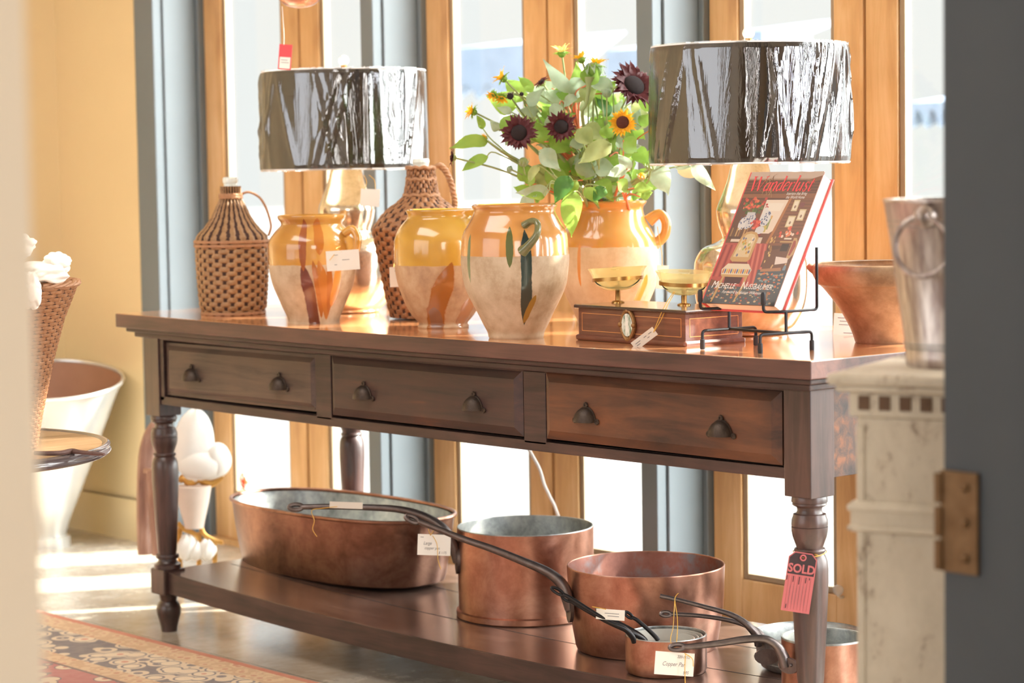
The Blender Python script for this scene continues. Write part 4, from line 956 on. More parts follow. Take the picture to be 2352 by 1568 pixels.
card('price_tag', 'white handwritten tag hanging by the right end of the oval copper pan', 997, 1251, 5.50, 76, 48, -2, 'paper', [(-.42, .36, .10)], text=[('Large', -.2, .0, .22, .3), ('copper pot', -.06, -.22, .2, .3), ('$ 1175', .26, -.42, .17, .3)],
     strg=[[(989, 1229, 5.50), (984, 1214, 5.48), (992, 1206, 5.45)], [(989, 1229, 5.50), (998, 1214, 5.48), (1000, 1207, 5.45)], [(994, 1230, 5.49), (1004, 1250, 5.48), (1006, 1285, 5.48), (1013, 1307, 5.48)]])
# tall saucepan
x, y = 1.1445, .4387
t = pot('saucepan', 'tall copper saucepan with a flanged foot, behind and between the oval and hammered pans', x, y, .1675, .2198, 'copper_red', flange=True)
handle(t, [(694, 1164, 5.70), (760, 1163, 5.70), (850, 1165, 5.70), (920, 1170, 5.70), (975, 1186, 5.70), (1018, 1214, 5.70), (1040, 1250, 5.705), (1050, 1290, 5.71)], [.0065, .0068, .0075, .0085, .010, .012, .013, .010], loop=(.03, .007), bracket=(1051, 1286, 5.71, .019, .034))
card('price_tag', 'blank cream tag lying along the tall saucepan handle above the oval pan', 795, 1160, 5.62, 76, 15, -2, 'paper_grey', strg=[[(775, 1163, 5.62), (740, 1167, 5.62), (716, 1172, 5.62), (722, 1195, 5.60), (718, 1215, 5.60), (728, 1232, 5.6)]])
# hammered casserole
x, y = 1.651, .352
t = pot('casserole', 'wide hammered copper pan with a bare copper inside, centre right on the shelf', x, y, .1789, .1915, 'copper_red', 'tin_patina', belly=.003, taper=.018)
handle(t, [(960, 1197, 5.26), (1000, 1212, 5.26), (1060, 1236, 5.26), (1130, 1260, 5.26), (1200, 1288, 5.25), (1255, 1312, 5.25), (1288, 1338, 5.25), (1302, 1368, 5.25), (1308, 1400, 5.25)], [.0062, .0065, .0072, .008, .009, .0105, .0125, .014, .010], loop=(.028, .0065), bracket=(1309, 1398, 5.25, .017, .031))
# small pans nested one in another
x, y = 1.878, .187
t = pot('small_saucepan', 'small copper saucepan with ringed lining, front centre of the shelf', x, y, .0875, .083, 'copper_red', 'tin', cat='pot')
handle(t, [(1293, 1364, 4.93), (1312, 1374, 4.93), (1350, 1398, 4.93), (1400, 1428, 4.93), (1435, 1444, 4.94), (1452, 1462, 4.95), (1456, 1475, 4.955)], [.0038, .0042, .0042, .0042, .0055, .006, .005], 'iron', loop=(.026, .0055))
c0 = Vector(t.location)
zz = c0.z
lab = ['second smallest copper pan, its rim nested inside the small front saucepan', 'third copper pan nested inside the small front saucepan', 'innermost copper pan of the nest in the small front saucepan']
hp_ = [[(1308, 1378, 4.96), (1350, 1403, 4.96), (1400, 1430, 4.96), (1450, 1452, 4.97), (1475, 1466, 4.985), (1482, 1476, 4.99)], [(1388, 1410, 5.0), (1410, 1424, 5.0), (1440, 1440, 5.0), (1465, 1455, 5.0), (1480, 1468, 5.0), (1486, 1478, 5.0)], [(1452, 1417, 5.01), (1464, 1424, 5.01), (1485, 1442, 5.01), (1505, 1461, 5.01), (1512, 1470, 5.01)]]
for i in range(3):
    r_ = .0790-.0085*i; q = thing('small_saucepan', lab[i], 'pot', (x, y, zz+.0075+.0015*i)); h_ = .070-.004*i
    obj('pot_body', lathe(B(), [(r_-.008, 0), (r_-.002, .003), (r_, h_), (r_-.0022, h_+.0005), (r_-.0035, .006), (.003, .003)], 64), M['tin_bright'], q)
    handle(q, hp_[i], [.0038, .0042, .0045, .0050, .0055, .0045][:len(hp_[i])], 'iron', loop=(.018, .005))
card('price_tag', 'cream tag lying flat on the black pan handles, tied with gold thread', 1402, 1411, 4.93, 66, 26, -4, 'paper_grey', [(-.2, .1, .5), (-.1, -.15, .4)], strg=[[(1360, 1393, 4.93), (1378, 1396, 4.93), (1392, 1399, 4.93)]], tilt=.5)
card('price_tag', 'white handwritten tag in front of the small copper saucepan', 1549, 1524, 4.70, 90, 53, -4, 'paper', text=[('Copper Pan', -.02, -.10, .26, .35), ('220-1152', .22, .26, .18, .25), ('$85', .30, -.42, .2, .3)],
     strg=[[(1549, 1497, 4.70), (1540, 1470, 4.72), (1546, 1440, 4.78), (1548, 1405, 4.85), (1550, 1376, 4.87)], [(1549, 1497, 4.70), (1555, 1465, 4.72), (1556, 1420, 4.80), (1550, 1376, 4.87), (1558, 1362, 4.87)], [(1575, 1500, 4.69), (1573, 1530, 4.69), (1574, 1568, 4.69)], [(1572, 1500, 4.69), (1590, 1512, 4.69), (1592, 1530, 4.69)]])
# pans at the right end of the shelf
pA = at(1873, 1500, 4.86); x, y = 2.168, .300
t = thing('frying_pan', 'wide shallow dark pan at the back right of the shelf, partly behind the leg', 'pan', (2.09, .41, zsh(2.09)))
obj('pan_body', lathe(B(), smoothprof([(.088, 0), (.104, .006), (.113, .030), (.1175, .066), (.118, .075), (.1150, .075), (.110, .032), (.100, .010), (.003, .008)], 2), 64), M['tin'], t)
handle(t, [(1516, 1368, 4.96), (1552, 1376, 4.96), (1610, 1391, 4.96), (1671, 1408, 4.96), (1703, 1424, 4.96), (1724, 1442, 4.96), (1738, 1460, 4.965), (1742, 1482, 4.97)], [.0045, .0045, .0048, .0055, .0065, .008, .009, .008])
t = thing('frying_pan', 'middle tinned pan stacked inside the wide dark pan, right of the shelf', 'pan', (2.0915, .408, zsh(2.09)+.0105))
obj('pan_body', lathe(B(), smoothprof([(.078, 0), (.096, .005), (.105, .030), (.108, .062), (.1055, .063), (.101, .030), (.090, .008), (.003, .006)], 2), 64), M['tin'], t)
handle(t, [(1540, 1410, 5.0), (1570, 1411, 5.0), (1610, 1414, 5.0), (1660, 1421, 5.0), (1700, 1431, 5.0), (1736, 1446, 5.0), (1752, 1460, 5.0)], [.0045, .0045, .0045, .0048, .0052, .006, .006], loop=(.02, .005))
t = thing('saucepan', 'copper saucepan with riveted grey handle, cut off behind the front right leg', 'pot', (2.282, .235, zsh(2.28)))
r_, h_ = .086, .113
obj('pot_body', lathe(B(), [(r_-.008, 0), (r_, .006), (r_, h_)], 72, caps=(True, False)), M['copper_red'], t)
obj('pot_lining', lathe(B(), [(.003, .006), (r_-.004, .008), (r_-.003, h_-.001)], 72, caps=(True, False)), M['tin'], t)
obj('rim', lathe(B(), [(r_-.0035, h_-.002), (r_-.003, h_+.0008), (r_, h_+.0008), (r_+.0005, h_-.003)], 72, caps=(False, False)), M['tin'], t)
handle(t, [(1570, 1485, 4.70), (1590, 1484, 4.70), (1650, 1477, 4.70), (1710, 1468, 4.70), (1755, 1467, 4.70), (1782, 1481, 4.70), (1797, 1503, 4.70), (1806, 1530, 4.70)], [.0055, .006, .0065, .0075, .008, .009, .011, .013], loop=(.026, .006), bracket=(1812, 1528, 4.69, .026, .016))
ir = B(); prism(ir, [(.027*math.cos(q_*PI/8), .017*math.sin(q_*PI/8)) for q_ in range(16)], .009, basis((0, 0, 0), RT, UP))
g = obj('handle_bracket', ir, M['iron_grey'], bpy.data.objects['frying_pan'], loc=tuple(at(1762, 1508, 4.93)-Vector(bpy.data.objects['frying_pan'].location)))
# SOLD tag
c = at(1836, 1337, 4.545); k = 4.545/F
ang = math.radians(-8.7); X = RT*math.cos(ang)+UP*math.sin(ang); Y = -RT*math.sin(ang)+UP*math.cos(ang)
st = thing('sold_tag', 'coral pink SOLD tag tied with gold thread round the front right leg', 'tag', tuple(c)); m = basis((0, 0, 0), X, Y)
hw, hh_ = 33*k, 69*k; cut = 13*k
bm = B(); prism(bm, [(-hw, -hh_), (hw, -hh_), (hw, hh_-cut), (hw-cut, hh_), (-hw+cut, hh_), (-hw, hh_-cut)], .0008, m); obj('card', bm, M['pink'], st, smooth=False)
bm = B(); e = 2.6*k; yb_ = hh_-52*k
prism(bm, [(-hw+e, yb_), (hw-e, yb_), (hw-e, hh_-cut-e*.4), (hw-cut-e*.4, hh_-e), (-hw+cut+e*.4, hh_-e), (-hw+e, hh_-cut-e*.4)], .0001, m @ Matrix.Translation((0, 0, .0003)))
# form lines
for i in range(8):
    xx = -hw+7*k+i*7.3*k; box(bm, (xx, -hh_+5*k, 0), (xx+.35*k, yb_-4*k, .0002), 0, m)
for xx, y0, y1 in [(-hw+9*k, -hh_+6*k, -hh_+16*k), (-hw+2.2*k, yb_-15*k, yb_-4*k), (-hw+17*k, yb_-18*k, yb_-4*k), (-hw+31*k, yb_-22*k, yb_-4*k), (-hw+46*k, yb_-17*k, yb_-4*k), (-hw+54*k, yb_-9*k, yb_-4*k)]: box(bm, (xx, y0, 0), (xx+2*k, y1, .0002), 0, m)
obj('black_print', bm, M['black_ink'], st, smooth=False)
bm = B(); R3 = random.Random(2)
for j, xx in enumerate((13, 20.5, 27.5, 35, 42, 50)):
    yy = yb_-24*k
    pts = []
    while yy > -hh_+16*k: pts.append(m @ Vector((-hw+xx*k+R3.uniform(-1.6, 1.6)*k, yy, .0004))); yy -= 1.5*k
    tube(bm, pts, .18*k, 4)
obj('handwriting', bm, M['ink'], st)
bm = B(); text_bm(bm, 'SOLD', 27.5*k, m @ Matrix.Translation((.3*k, yb_+5.0*k, .0006)), .90, 0, 'CENTER', .85*k)
tube(bm, [m @ Vector((6*k*math.cos(2*PI*i/24), hh_-12*k+6*k*math.sin(2*PI*i/24), .0006)) for i in range(24)], 1.9*k, 6, closed=True)
obj('tag_lettering', bm, M['pink'], st, smooth=False)
bm = B(); prism(bm, [(3.4*k*math.cos(2*PI*i/16), hh_-12*k+3.4*k*math.sin(2*PI*i/16)) for i in range(16)], .0002, m @ Matrix.Translation((0, 0, .0007))); obj('punched_hole', bm, M['black_ink'], st, smooth=False)
LC = Vector((L-AX-W/2, AY+W/2, .474)); bm = B()
rg = [LC+Vector((.0325*math.cos(a), .0325*math.sin(a), .003*math.sin(a*2))) for a in [2*PI*i/32 for i in range(32)]]
tube(bm, [p_-c for p_ in rg], .0009, 5, closed=True)
kn = at(1845, 1267, 4.56)
for q_ in (-1, 1): tube(bm, [kn-c, kn+RT*.0035*q_-UP*.004-c, m @ Vector((.001*q_, hh_-12*k, .001))], .0008, 5, sub=3)
for q_ in (camang(LC.x, LC.y)-.5, camang(LC.x, LC.y)+.5): tube(bm, [LC+Vector((.0325*math.cos(q_), .0325*math.sin(q_), 0))-c, kn-c], .0009, 5)
obj('gold_thread', bm, M['string'], st)

# tags among the jars
card('price_tag', 'white printed card hanging from the handle of the smallest jar', 787.5, 597.5, 5.70, 76, 46, 4, 'paper', [(-.26, .28, .12), (-.02, .02, .22), (-.26, -.2, .08)], strg=[[(784, 578, 5.70), (772, 571, 5.72), (782, 566, 5.73)], [(768, 584, 5.695), (757, 598, 5.695)]])
card('price_tag', 'white tag hanging at the neck of the left mercury lamp', 850, 454, 6.0, 44, 40, -3, 'paper', strg=[[(838, 434, 6.0), (842, 418, 6.02), (836, 402, 6.05)], [(862, 434, 6.0), (860, 414, 6.02), (848, 402, 6.05)]])
card('price_tag', 'beige tag against the reddish wicker bottle, beside the yellow jar', 905, 636, 5.74, 20, 46, 2, 'paper_grey', [(.1, .3, .2)], strg=[[(904, 615, 5.74), (908, 590, 5.78), (916, 560, 5.84)]])
card('price_tag', 'white tag hanging beside the flower jar, above the scale', 1521, 636, 5.56, 26, 54, -4, 'paper', strg=[[(1521, 611, 5.56), (1520, 580, 5.57), (1514, 545, 5.60), (1510, 520, 5.60)]])

# white cord hanging behind the table
wp = [at(*q_) for q_ in ((1208, 1020, 6.05), (1224, 1048, 6.05), (1240, 1078, 6.05), (1250, 1112, 6.05), (1264, 1142, 6.05), (1277, 1170, 6.06), (1290, 1230, 6.1))]
wp = wp+[Vector((wp[-1].x+.02, wp[-1].y, .02)), Vector((wp[-1].x+.3, wp[-1].y+.02, .004))]
tag(obj('power_cord', tube(B(), wp, .0042, 8, sub=5), M['white_string']), 'white power cord hanging behind the table above the tall saucepan', 'cord')
wq = [at(1297, 660, 6.0), at(1308, 680, 6.02), at(1317, 696, 6.05), at(1318, 712, 6.07)]
tag(obj('power_cord', tube(B(), wq, .0022, 8, sub=5), M['white_string']), 'thin pale cord beside the flower jar at the back of the table', 'cord')

# ------------------------------------------------------------------ sunflowers
JT = jar_c+Vector((0, 0, .30))
def leafmesh(bm, base, tip, wid, nrm, curl=.15, mi=0, fold=.2):
    base, tip = Vector(base), Vector(tip); ax = tip-base; ln = ax.length; ax.normalize(); nrm = (nrm-ax*nrm.dot(ax)).normalized(); sd_ = ax.cross(nrm)
    pr2 = [(0, .02), (.04, .30), (.12, .72), (.25, .98), (.40, .98), (.55, .80), (.72, .50), (.87, .22), (1, .01)]
    rows = []
    for t_, w_ in pr2:
        c_ = base+ax*ln*t_+nrm*(-curl*ln*(t_-.4)**2*1.6); hw_ = wid/2*w_
        rows.append([bm.verts.new(c_+sd_*hw_*q_+nrm*(fold*hw_*abs(q_)+.08*wid*math.sin(t_*9+q_*2))) for q_ in (-1, -.5, 0, .5, 1)])
    for i in range(len(rows)-1):
        for j in range(4): bm.faces.new((rows[i][j], rows[i][j+1], rows[i+1][j+1], rows[i+1][j])).material_index = mi
def flower(label, u, v, d, rpx, face, petal, disc, npet=22, rdisc=.42, view='front', cup=.25, name='sunflower', stem_to=None):
    """face: direction the flower looks, given as (right, up, toward camera)"""
    c = at(u, v, d); r = rpx*d/F; fd = (RT*face[0]+UP*face[1]-FW*face[2]).normalized()
    t = thing(name, label, 'flower', tuple(c))
    a = Vector((0, 0, 1)) if abs(fd.z) < .9 else Vector((1, 0, 0)); ux = (a-fd*a.dot(fd)).normalized(); uy = fd.cross(ux)
    bm = B(); R4 = random.Random(int(u*7+v))
    for layer in range(2):
        for i in range(npet//(1 if npet < 12 else 2)):
            th = 2*PI*(i+.5*layer)/(npet//(1 if npet < 12 else 2))+R4.uniform(-.12, .12); dr = ux*math.cos(th)+uy*math.sin(th); L1 = r*R4.uniform(.78, 1.08)
            cu = cup+R4.uniform(-.25, .25)
            b_ = dr*r*rdisc*.8-fd*r*.03*layer; tp = b_+(dr*math.cos(cu)+fd*math.sin(cu)).normalized()*(L1-r*rdisc*.8)
            leafmesh(bm, b_, tp, r*.30, fd, .3, 0, .3)
        if npet < 12: break
    obj('petals', bm, M[petal], t)
    bm = B(); ball(bm, (0, 0, 0), r*rdisc, 20, sz=.45)
    mm = basis((0, 0, 0), ux, uy)
    for q_ in bm.verts: q_.co = mm @ q_.co
    obj('flower_disc', bm, M[disc], t)
    bm = B()
    for i in range(12):
        th = 2*PI*i/12; dr = ux*math.cos(th)+uy*math.sin(th); leafmesh(bm, -fd*r*.15+dr*r*.2, -fd*r*.12+dr*r*R4.uniform(.62, .85), r*.3, fd, .3)
    ball(bm, tuple(-fd*r*.18), r*.34, 12)
    obj('sepals', bm, M['leaf_olive'] if petal == 'petal_dark' else M['leaf'], t)
    e = (JT+Vector((R4.uniform(-.05, .05), R4.uniform(-.05, .05), -.05)) if stem_to is None else stem_to)-c
    p1 = -fd*r*.3; p2 = p1-fd*min(.06, e.length*.3)+e*.15; 
    obj('stem', tube(B(), [p1, p2, p2.lerp(e, .5)+Vector((0, 0, .01)), e], [.0022, .0024, .003, .0036], 7, sub=5), M['stem'], t)
    return t
flower('large maroon sunflower, left of the bouquet, facing forward', 1192, 305, 5.48, 46, (-.15, .15, 1), 'petal_dark', 'disc', 34)
flower('maroon sunflower at the middle of the bouquet with spiky red-tipped petals', 1289, 291, 5.46, 40, (.0, .0, 1), 'petal_dark', 'disc', 24)
flower('biggest maroon sunflower, cut off by the right lampshade', 1456, 196, 5.50, 62, (.35, .45, .75), 'petal_dark', 'disc', 38)
flower('yellow sunflower with a brown centre beside the right lampshade', 1430, 281, 5.42, 34, (-.2, .1, 1), 'petal_yellow', 'disc_brown', 28, .45)
flower('dark red sunflower in side view at the far left tip', 1038, 362, 5.5, 22, (-1, .1, .15), 'petal_dark', 'disc', 18)
flower('small dark red flower half hidden near the top left of the bouquet', 1244, 188, 5.6, 22, (-.5, .6, .3), 'petal_dark', 'disc', 14)
flower('dark maroon bud between small yellow blooms on the left', 1172, 221, 5.5, 11, (-.2, .2, 1), 'petal_dark', 'disc', 10, .7)
flower('tiny maroon bud right of the dark bud on the left', 1198, 216, 5.52, 7, (0, .4, 1), 'petal_dark', 'disc', 8, .7)
for lab_, u_, v_, r_, fc_ in (
    ('small yellow bloom at the outer left, above the long leaf', 1084, 256, 17, (-1, .3, .3)), ('small yellow bloom highest on the left side', 1153, 178, 18, (-.8, .6, .2)),
    ('small yellow bloom left of the maroon bud', 1133, 218, 14, (-.7, -.5, .5)), ('small yellow bloom just below and beside the maroon bud', 1153, 224, 14, (-.1, -.7, .6)),
    ('small yellow bloom lying over the long left leaf', 1112, 318, 10, (-.4, .3, .7)), ('yellow bloom at the very top right of the pair', 1334, 133, 18, (-.4, .9, .1)),
    ('yellow bloom on a big green cup at the top right', 1368, 146, 22, (.1, 1, .15))):
    flower(lab_, u_, v_, 5.53, r_*1.45, fc_, 'petal_yellow', 'disc_brown', 11, .25, cup=.75, name='yellow_flower')
flower('pale yellow bloom at the very top of the bouquet', 1290, 118, 5.58, 28, (-.1, 1, .4), 'petal_pale', 'disc_brown', 10, .25, cup=.7, name='yellow_flower')
def bud(label, u, v, d, rpx, mat_in, up_=(0, 1, .3)):
    c = at(u, v, d); r = rpx*d/F; t = thing('flower_bud', label, 'flower bud', tuple(c)); fd = (RT*up_[0]+UP*up_[1]-FW*up_[2]).normalized()
    bm = B(); ball(bm, (0, 0, 0), r, 14); obj('bud', bm, M[mat_in], t); bm = B()
    a = Vector((0, 0, 1)) if abs(fd.z) < .9 else Vector((1, 0, 0)); ux = (a-fd*a.dot(fd)).normalized(); uy = fd.cross(ux)
    for i in range(9): dr = ux*math.cos(i*.7)+uy*math.sin(i*.7); leafmesh(bm, -fd*r+dr*r*.5, dr*r*1.5+fd*r*.6, r*.7, dr, .2)
    obj('sepals', bm, M['leaf_grey'], t); e = JT+Vector((rnd.uniform(-.05, .05), rnd.uniform(-.05, .05), -.05))-c
    obj('stem', tube(B(), [-fd*r, -fd*.03+e*.1, e*.6+Vector((0, 0, .01)), e], .002, 6, sub=4), M['stem'], t)
bud('round orange-yellow bud low on the right, under the lampshade', 1474, 405, 5.4, 9, 'petal_yellow')
bud('green bud just above the orange-yellow bud on the right', 1494, 383, 5.42, 10, 'leaf_olive')
bud('grey-green bud at the right, below the biggest maroon flower', 1394, 214, 5.5, 10, 'leaf_grey')
bud('small spiky green bud hanging over the pane at lower left', 1170, 388, 5.5, 7, 'leaf_grey', (-.6, .2, .3))
bud('brown-green bud under the large maroon sunflower', 1202, 372, 5.5, 11, 'leaf_olive')
bud('large green flower cup under the top right yellow bloom', 1362, 163, 5.53, 20, 'leaf', (.2, -1, .2))
t = thing('cut_stem', 'hollow green stem with a flared pale end, upright at the right of the top leaves', 'stem', tuple(at(1354, 178, 5.52)))
c = Vector(t.location); obj('stalk', tube(B(), [Vector((0, 0, 0)), at(1352, 205, 5.52)-c, at(1346, 240, 5.52)-c, at(1340, 285, 5.54)-c, JT-Vector((0, 0, .05))-c], [.014, .0055, .0042, .004, .004], 12, sub=5), M['stem'], t)
# leaves seen individually: (base u,v) -> (tip u,v), width px, material, depth
LV = [((1120, 322), (1033, 334), 44, 'leaf', 5.52), ((1119, 358), (1055, 392), 30, 'leaf', 5.5), ((1312, 214), (1243, 136), 34, 'leaf_grey', 5.55), ((1334, 226), (1322, 140), 42, 'leaf', 5.58), ((1224, 210), (1190, 172), 26, 'leaf', 5.56),
 ((1212, 244), (1248, 200), 34, 'leaf_grey', 5.54), ((1266, 272), (1244, 240), 30, 'leaf', 5.56), ((1326, 296), (1366, 338), 48, 'leaf_olive', 5.46), ((1390, 318), (1398, 282), 34, 'leaf', 5.46), ((1432, 322), (1468, 352), 42, 'leaf', 5.42),
 ((1404, 330), (1326, 372), 52, 'leaf_olive', 5.40), ((1238, 346), (1292, 392), 46, 'leaf_grey', 5.44), ((1236, 380), (1210, 420), 28, 'leaf_olive', 5.44), ((1308, 404), (1272, 466), 46, 'leaf_dark', 5.38), ((1326, 414), (1290, 468), 30, 'leaf', 5.39), ((1318, 440), (1308, 545), 56, 'leaf', 5.36),
 ((1262, 438), (1184, 442), 32, 'leaf_grey', 5.44), ((1250, 452), (1206, 448), 24, 'leaf', 5.43), ((1440, 388), (1392, 402), 32, 'leaf_grey', 5.38), ((1446, 392), (1420, 352), 32, 'leaf_grey', 5.40), ((1418, 418), (1450, 442), 36, 'leaf', 5.38), ((1456, 432), (1506, 432), 28, 'leaf', 5.36),
 ((1508, 372), (1533, 452), 58, 'leaf_grey', 5.44), ((1562, 372), (1604, 412), 44, 'leaf_dry', 5.46), ((1380, 202), (1392, 264), 48, 'leaf', 5.56), ((1400, 266), (1372, 222), 40, 'leaf_dark', 5.56), ((1590, 376), (1642, 438), 34, 'leaf_grey', 5.42), ((1548, 372), (1590, 384), 30, 'leaf_grey', 5.43), ((1452, 300), (1470, 250), 34, 'leaf_grey', 5.52), ((1286, 232), (1300, 180), 36, 'leaf', 5.58),
 ((1110, 296), (1096, 262), 22, 'leaf', 5.55), ((1146, 300), (1126, 276), 24, 'leaf_grey', 5.52), ((1176, 258), (1140, 246), 20, 'leaf_grey', 5.52), ((1390, 430), (1360, 462), 34, 'leaf_dark', 5.40), ((1344, 430), (1376, 470), 30, 'leaf', 5.40), ((1470, 452), (1500, 440), 26, 'leaf', 5.4)]
words = {'leaf': 'bright green', 'leaf_grey': 'pale grey-green', 'leaf_olive': 'olive green', 'leaf_dark': 'dark green', 'leaf_dry': 'dry buff'}
def spray(label, leaves, root):
    b0 = at(*root); t = thing('leafy_stem', label, 'foliage', tuple(b0)); c = Vector(t.location)
    end = JT+Vector((rnd.uniform(-.05, .05), rnd.uniform(-.05, .05), -.06))
    bm = tube(B(), [Vector((0, 0, 0)), (end-c)*.45+Vector((0, 0, .012)), end-c], [.0025, .003, .004], 7, sub=5)
    for (bu, bv, tu, tv, wd, mt_, dd, nr) in leaves: tube(bm, [at(bu, bv, dd)-c, (at(bu, bv, dd)-c)*.4, (end-c)*.25], [.0015, .0018, .0022], 6, sub=4)
    obj('stem', bm, M[rnd.choice(('stem', 'stem', 'stem_red'))], t)
    for (bu, bv, tu, tv, wd, mt_, dd, nr) in leaves:
        bm = B(); leafmesh(bm, at(bu, bv, dd)-c, at(tu, tv, dd+rnd.uniform(-.015, .03))-c, wd*dd/F, nr, .22, 0, .25); obj('leaf', bm, M[mt_], t)
def nv(): return (-FW+RT*rnd.uniform(-.7, .7)+UP*rnd.uniform(-.1, .8)).normalized()
# group the listed leaves onto stems by region
groups = [('two long bright leaves reaching out to the far left of the bouquet', [0, 1, 30], (1150, 345, 5.5)), ('tall leaves standing up at the top centre of the bouquet', [2, 3, 29, 4], (1300, 260, 5.56)), ('pale leaves over the left centre behind the large maroon sunflower', [5, 6, 31, 32], (1240, 300, 5.54)),
 ('broad olive leaves between the middle flower and the yellow sunflower', [7, 8, 10], (1360, 380, 5.5)), ('bright leaves directly under the yellow sunflower', [9, 18, 19], (1430, 400, 5.46)), ('grey-green leaves under the middle maroon flower', [11, 12, 16, 17], (1270, 400, 5.48)),
 ('dark leaf pair hanging over the jar rim at centre left', [13, 14, 33], (1320, 420, 5.44)), ('long pointed leaf drooping in front of the flower jar', [15, 34], (1335, 440, 5.44)), ('small bright leaves at the lower right rim of the jar', [20, 21, 35], (1430, 440, 5.44)),
 ('large pale leaves spreading right below the right lampshade', [22, 23, 26, 27], (1480, 400, 5.46)), ('upright bright leaves beside the biggest maroon flower', [24, 25, 28], (1390, 300, 5.52))]
for lab_, ids, rt_ in groups:
    spray(lab_, [(*LV[i][0], *LV[i][1], LV[i][2], LV[i][3], LV[i][4], nv()) for i in ids], rt_)
fl = ['behind the top leaves', 'behind the large maroon sunflower', 'behind the middle maroon flower', 'behind the yellow sunflower', 'low in the middle of the bouquet', 'low on the left over the jar rim', 'low on the right under the shade', 'at the heart of the bouquet', 'just left of the yellow sunflower', 'filling in the upper right']
cen = [(1300, 220), (1215, 270), (1290, 320), (1430, 330), (1350, 400), (1260, 410), (1450, 390), (1330, 330), (1385, 350), (1410, 250)]
for i, (cu, cv) in enumerate(cen):
    ls = []
    for k_ in range(13):
        bu, bv = cu+rnd.gauss(0, 34), cv+rnd.gauss(0, 28); a = rnd.uniform(-PI, PI); ln = rnd.uniform(40, 76); d_ = 5.50+rnd.uniform(0, .20)
        ls.append((bu, bv, bu+ln*math.cos(a), bv+ln*math.sin(a)*.9, ln*.74, rnd.choice(('leaf', 'leaf', 'leaf', 'leaf_grey', 'leaf_grey', 'leaf_olive')), d_, nv()))
    spray('cluster of sunflower leaves '+fl[i], ls, (cu, cv+15, 5.6))

# ------------------------------------------------------------------ hanging bowl with tag (top left)
c = at(688, 0, 6.0); t = thing('hanging_bowl', 'pinkish metal bowl hanging from the ceiling above the left lampshade', 'hanging bowl', tuple(c))
k = 6.0/F
obj('bowl', lathe(B(), smoothprof([(.004, -19*k), (30*k, -13*k), (48*k, 2*k), (58*k, 30*k), (60*k, 60*k), (52*k, 62*k), (40*k, 40*k)], 4), 48), M['pink_metal'], t)
obj('cord', tube(B(), [(0, 0, 55*k), (0, 0, 3.2-c.z)], .003, 6), M['iron'], t)
rc = card('price_tag', 'red and white printed tag hanging on a ribbon from the pink bowl', 655, 131, 5.98, 30, 58, -4, 'paper', [(-.3, -.12, .5), (-.3, -.22, .6)], strg=[[(652, 104, 5.98), (652, 72, 5.98), (648, 15, 6.0)]], scol='white_string')
bm = B(); k = 5.98/F; a = math.radians(-4); mt = basis((0, 0, 0), RT*math.cos(a)+UP*math.sin(a), -RT*math.sin(a)+UP*math.cos(a)) @ Matrix.Translation((0, 0, .0006))
box(bm, (-15*k, 0, 0), (15*k, 29*k, .0002), 0, mt); box(bm, (-15*k, -29*k, 0), (-12.5*k, 0, .0002), 0, mt); box(bm, (12.5*k, -29*k, 0), (15*k, 0, .0002), 0, mt); box(bm, (-15*k, -29*k, 0), (15*k, -26.5*k, .0002), 0, mt)
obj('red_print', bm, simple('red_tag_ink', (232, 78, 84), .6), rc, smooth=False)

# ------------------------------------------------------------------ left side: tub, round table, basket, cloths, ornament
tc_ = Vector((-1.43, .60, 0)); tb = thing('metal_tub', 'tall flared galvanised tub on a small foot, beside the yellow wall', 'tub', tuple(tc_))
back = (tc_-CAM); back.z = 0; back.normalize(); ab = math.atan2(back.y, back.x)
def rimz(a): return .555+.045*math.cos(a-ab)
bm = B(); n = 72; lay = []
for s_, rr in ((0, .060), (.1, .075), (.3, .118), (.5, .160), (.7, .200), (.9, .240), (1, .262)):
    lay.append([bm.verts.new((rr*math.cos(2*PI*i/n), rr*math.sin(2*PI*i/n), .035+(rimz(2*PI*i/n)-.035)*s_)) for i in range(n)])
for i in range(len(lay)-1):
    for j in range(n): bm.faces.new((lay[i][j], lay[i][(j+1) % n], lay[i+1][(j+1) % n], lay[i+1][j]))
bm.faces.new(lay[0][::-1]); obj('tub_shell', bm, M['galv'], tb)
bm = B(); lay = []
for s_, rr in ((.02, .06), (.3, .114), (.7, .196), (.99, .258)):
    lay.append([bm.verts.new((rr*math.cos(2*PI*i/n), rr*math.sin(2*PI*i/n), .04+(rimz(2*PI*i/n)-.04)*s_)) for i in range(n)])
for i in range(len(lay)-1):
    for j in range(n): bm.faces.new((lay[i][j], lay[i][(j+1) % n], lay[i+1][(j+1) % n], lay[i+1][j]))
bm.faces.new(lay[0][::-1]); obj('tub_inside', bm, M['brown_reflect'], tb)
obj('rolled_rim', tube(B(), [(.262*math.cos(2*PI*i/n), .262*math.sin(2*PI*i/n), rimz(2*PI*i/n)) for i in range(n)], .006, 8, closed=True), M['galv'], tb)
obj('foot', lathe(B(), [(.075, 0), (.075, .032), (.06, .036)], 32), M['galv'], tb, bevel=0)
